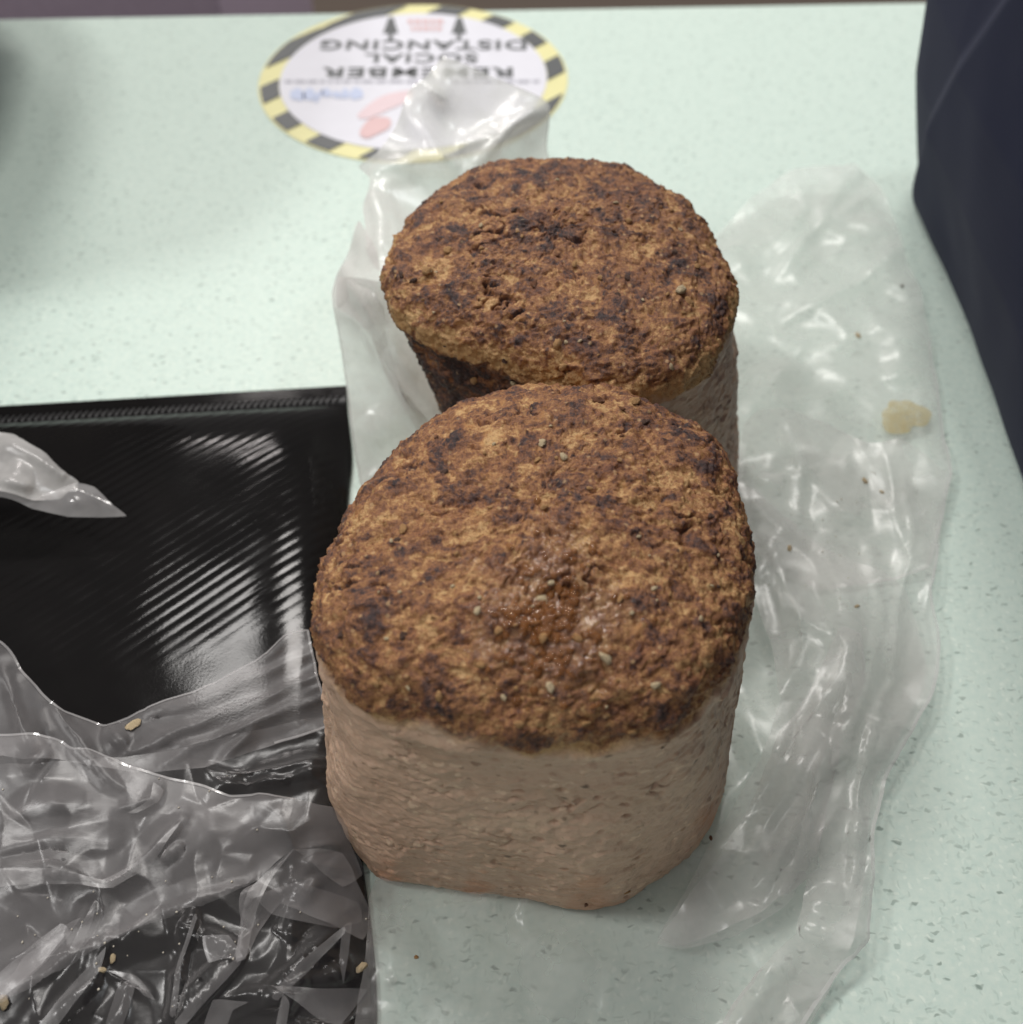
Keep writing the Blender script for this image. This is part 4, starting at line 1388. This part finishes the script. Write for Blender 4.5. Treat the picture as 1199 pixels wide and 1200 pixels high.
for loc, s in fine_hits:
    r = s / F_PX * 0.25
    b0 = len(V)
    for d in ((1, 0, 0), (-1, 0, 0), (0, 1, 0), (0, -1, 0), (0, 0, 1), (0, 0, -1)):
        V.append(tuple(loc + Vector(d) * r * random.uniform(0.6, 1.2) + Vector((0, 0, r * 0.5))))
    for q in ((0, 2, 4), (2, 1, 4), (1, 3, 4), (3, 0, 4), (2, 0, 5), (1, 2, 5), (3, 1, 5), (0, 3, 5)):
        F.append(tuple(b0 + t for t in q))
fc = link("fine_crumbs", mesh_np("fine_crumbs", V, F, mat_crumb("fine_crumb", lin(220, 212, 196))))
fc["kind"] = "stuff"
fc["label"] = "fine pale crumbs sprinkled over the plastic"


def grease_spot():
    m = bpy.data.materials.new("grease")
    m.use_nodes = True
    nt = m.node_tree
    b = nt.nodes["Principled BSDF"]
    c = obj_coord(nt)
    nz = noise_tex(nt, c, 260, 4, 0.6)
    L(nt, ramp(nt, nz.outputs[0], [(0.3, lin(186, 168, 116)), (0.7, lin(204, 190, 142))]), b.inputs["Base Color"])
    L(nt, ramp(nt, nz.outputs[0], [(0.3, (0.7,) * 3), (0.7, (0.35,) * 3)]), b.inputs["Alpha"])
    b.inputs["Roughness"].default_value = 0.2
    loc, _ = surface_hit(1058, 488)
    V, F = [], []
    n, rings = 40, 6
    for i in range(rings + 1):
        for j in range(n):
            a = 2 * math.pi * j / n
            r = 1 + 0.22 * math.sin(2 * a + 0.7) + 0.13 * math.sin(3 * a + 2) + 0.06 * math.sin(7 * a)
            t = i / rings
            V.append((0.0088 * r * t * math.cos(a), 0.0100 * r * t * math.sin(a) - 0.001, 0.0004 * (1 - t ** 2.5)))
    for i in range(rings):
        for j in range(n):
            F.append((i * n + j, i * n + (j + 1) % n, (i + 1) * n + (j + 1) % n, (i + 1) * n + j))
    o = link("grease_spot", mesh_np("grease_spot", V, F, m), None, tuple(loc + Vector((0, 0, 0.0012))))
    thing(o, "yellowish grease blob on the plastic between the loaves and the navy cloth", "grease spot")


grease_spot()


# ------------------------------------------------------------------ dark cloth at right, dark shape at left
def mat_cloth(name, a, bcol):
    m, nt, b = new_mat(name)
    c = obj_coord(nt)
    col = mix_col(nt, noise_tex(nt, c, 30, 4).outputs[0], a, bcol)
    L(nt, col, b.inputs["Base Color"])
    b.inputs["Roughness"].default_value = 0.9
    b.inputs["Specular IOR Level"].default_value = 0.2
    b.inputs["Sheen Weight"].default_value = 0.04
    b.inputs["Sheen Roughness"].default_value = 0.5
    w = N(nt, "ShaderNodeTexWave")
    w.inputs["Scale"].default_value = 420
    w.inputs["Distortion"].default_value = 1.5
    L(nt, c, w.inputs["Vector"])
    bump(nt, b, w.outputs[0], 0.06, 0.0003)
    return m


def build_navy():
    # plan outline (counter clockwise from the near left corner), lofted upwards with bulges and one diagonal fold
    x0, y_back, y_front = 0.203, 0.475, -0.25
    nz_, nt_ = 150, 520
    path = []
    for t in np.linspace(0, 1, nt_):
        path.append(t)
    # left side from front to back, rounded far corner, back side to the right
    pts = smooth_line([(0.55, -0.27), (0.30, -0.27), (0.215, -0.22), (0.203, -0.10), (0.199, 0.10), (0.199, 0.26), (0.204, 0.40), (0.209, 0.455), (0.222, 0.478), (0.28, 0.490), (0.40, 0.50), (0.55, 0.50)], False, 0.0016)
    n = len(pts)
    zs = np.concatenate([np.linspace(0, 0.20, 110), np.linspace(0.205, 0.34, 30)])
    V = np.zeros((len(zs), n, 3))
    for i, z in enumerate(zs):
        V[i, :, 0] = pts[:, 0]
        V[i, :, 1] = pts[:, 1]
        V[i, :, 2] = z
    tan = np.gradient(pts[:, :2], axis=0)
    tan /= np.linalg.norm(tan, axis=1, keepdims=True)
    nor = np.stack([-tan[:, 1], tan[:, 0], 0 * tan[:, 0]], -1)
    P = V.reshape(-1, 3)
    nn = np.repeat(nor[None], len(zs), 0).reshape(-1, 3)
    h = np.interp(P[:, 2], [0, 0.03, 0.06, 0.1, 0.2, 0.34], [-0.012, -0.003, 0.006, 0.013, 0.018, 0.02]) + 0.003 * vnoise(P, 10, 5) + 0.0006 * vnoise(P, 30, 6)
    h -= 0.002 * np.exp(-P[:, 2] / 0.006)
    a, b = np.array([0.437, 0.012]), np.array([0.375, 0.108])
    ab = (b - a) / np.linalg.norm(b - a)
    q = P[:, 1:3] - a
    d = q[:, 0] * ab[1] - q[:, 1] * ab[0]                   # signed distance from the fold line in the side's plane
    s = sstep(0.012, -0.004, d)
    h += (0.006 * s * np.exp(-np.clip(-d, 0, 9) / 0.045)) * (P[:, 0] < 0.215)
    P = P + nn * h[:, None]
    P[:, 2] = np.maximum(P[:, 2], 0.0005)
    idx = np.arange(len(P)).reshape(len(zs), n)
    F = np.stack([idx[:-1, :-1], idx[:-1, 1:], idx[1:, 1:], idx[1:, :-1]], -1).reshape(-1, 4)
    o = link("cloth_bag", mesh_np("cloth_bag", P - np.array([0.35, 0.15, 0]), F, mat_cloth("navy_cloth", lin(23, 27, 52), lin(28, 32, 58))), None, (0.336, 0.15, 0))
    thing(o, "dark navy cloth with one soft diagonal fold standing at the right edge of the counter", "cloth bag")


build_navy()


def build_left():
    bm = bmesh.new()
    bmesh.ops.create_icosphere(bm, subdivisions=5, radius=1.0)
    P = np.array([v.co[:] for v in bm.verts])
    sgn = np.sign(P) * np.abs(P) ** 0.75
    d = 1 + 0.05 * vnoise(P, 2.0, 3) + 0.02 * vnoise(P, 6.0, 4)
    Q = sgn * d[:, None] * np.array([0.085, 0.165, 0.145]) + np.array([0, 0, 0.14])
    Q[:, 0] += 0.045 * sstep(0.02, 0.12, Q[:, 2])  # overhang out of view, shaped to throw the shadow at left
    Q[:, 2] = np.maximum(Q[:, 2], 0.0006)
    for v, q in zip(bm.verts, Q):
        v.co = q
    me = bpy.data.meshes.new("dark_shape")
    bm.to_mesh(me)
    bm.free()
    for p in me.polygons:
        p.use_smooth = True
    me.materials.append(mat_cloth("dark_brown_cloth", lin(58, 50, 44), lin(72, 62, 55)))
    o = link("cloth_bag", me, None, (-0.378, 0.52, 0))
    thing(o, "dark brown rounded shape just showing at the left edge, beyond the black pouch", "cloth bag")


build_left()
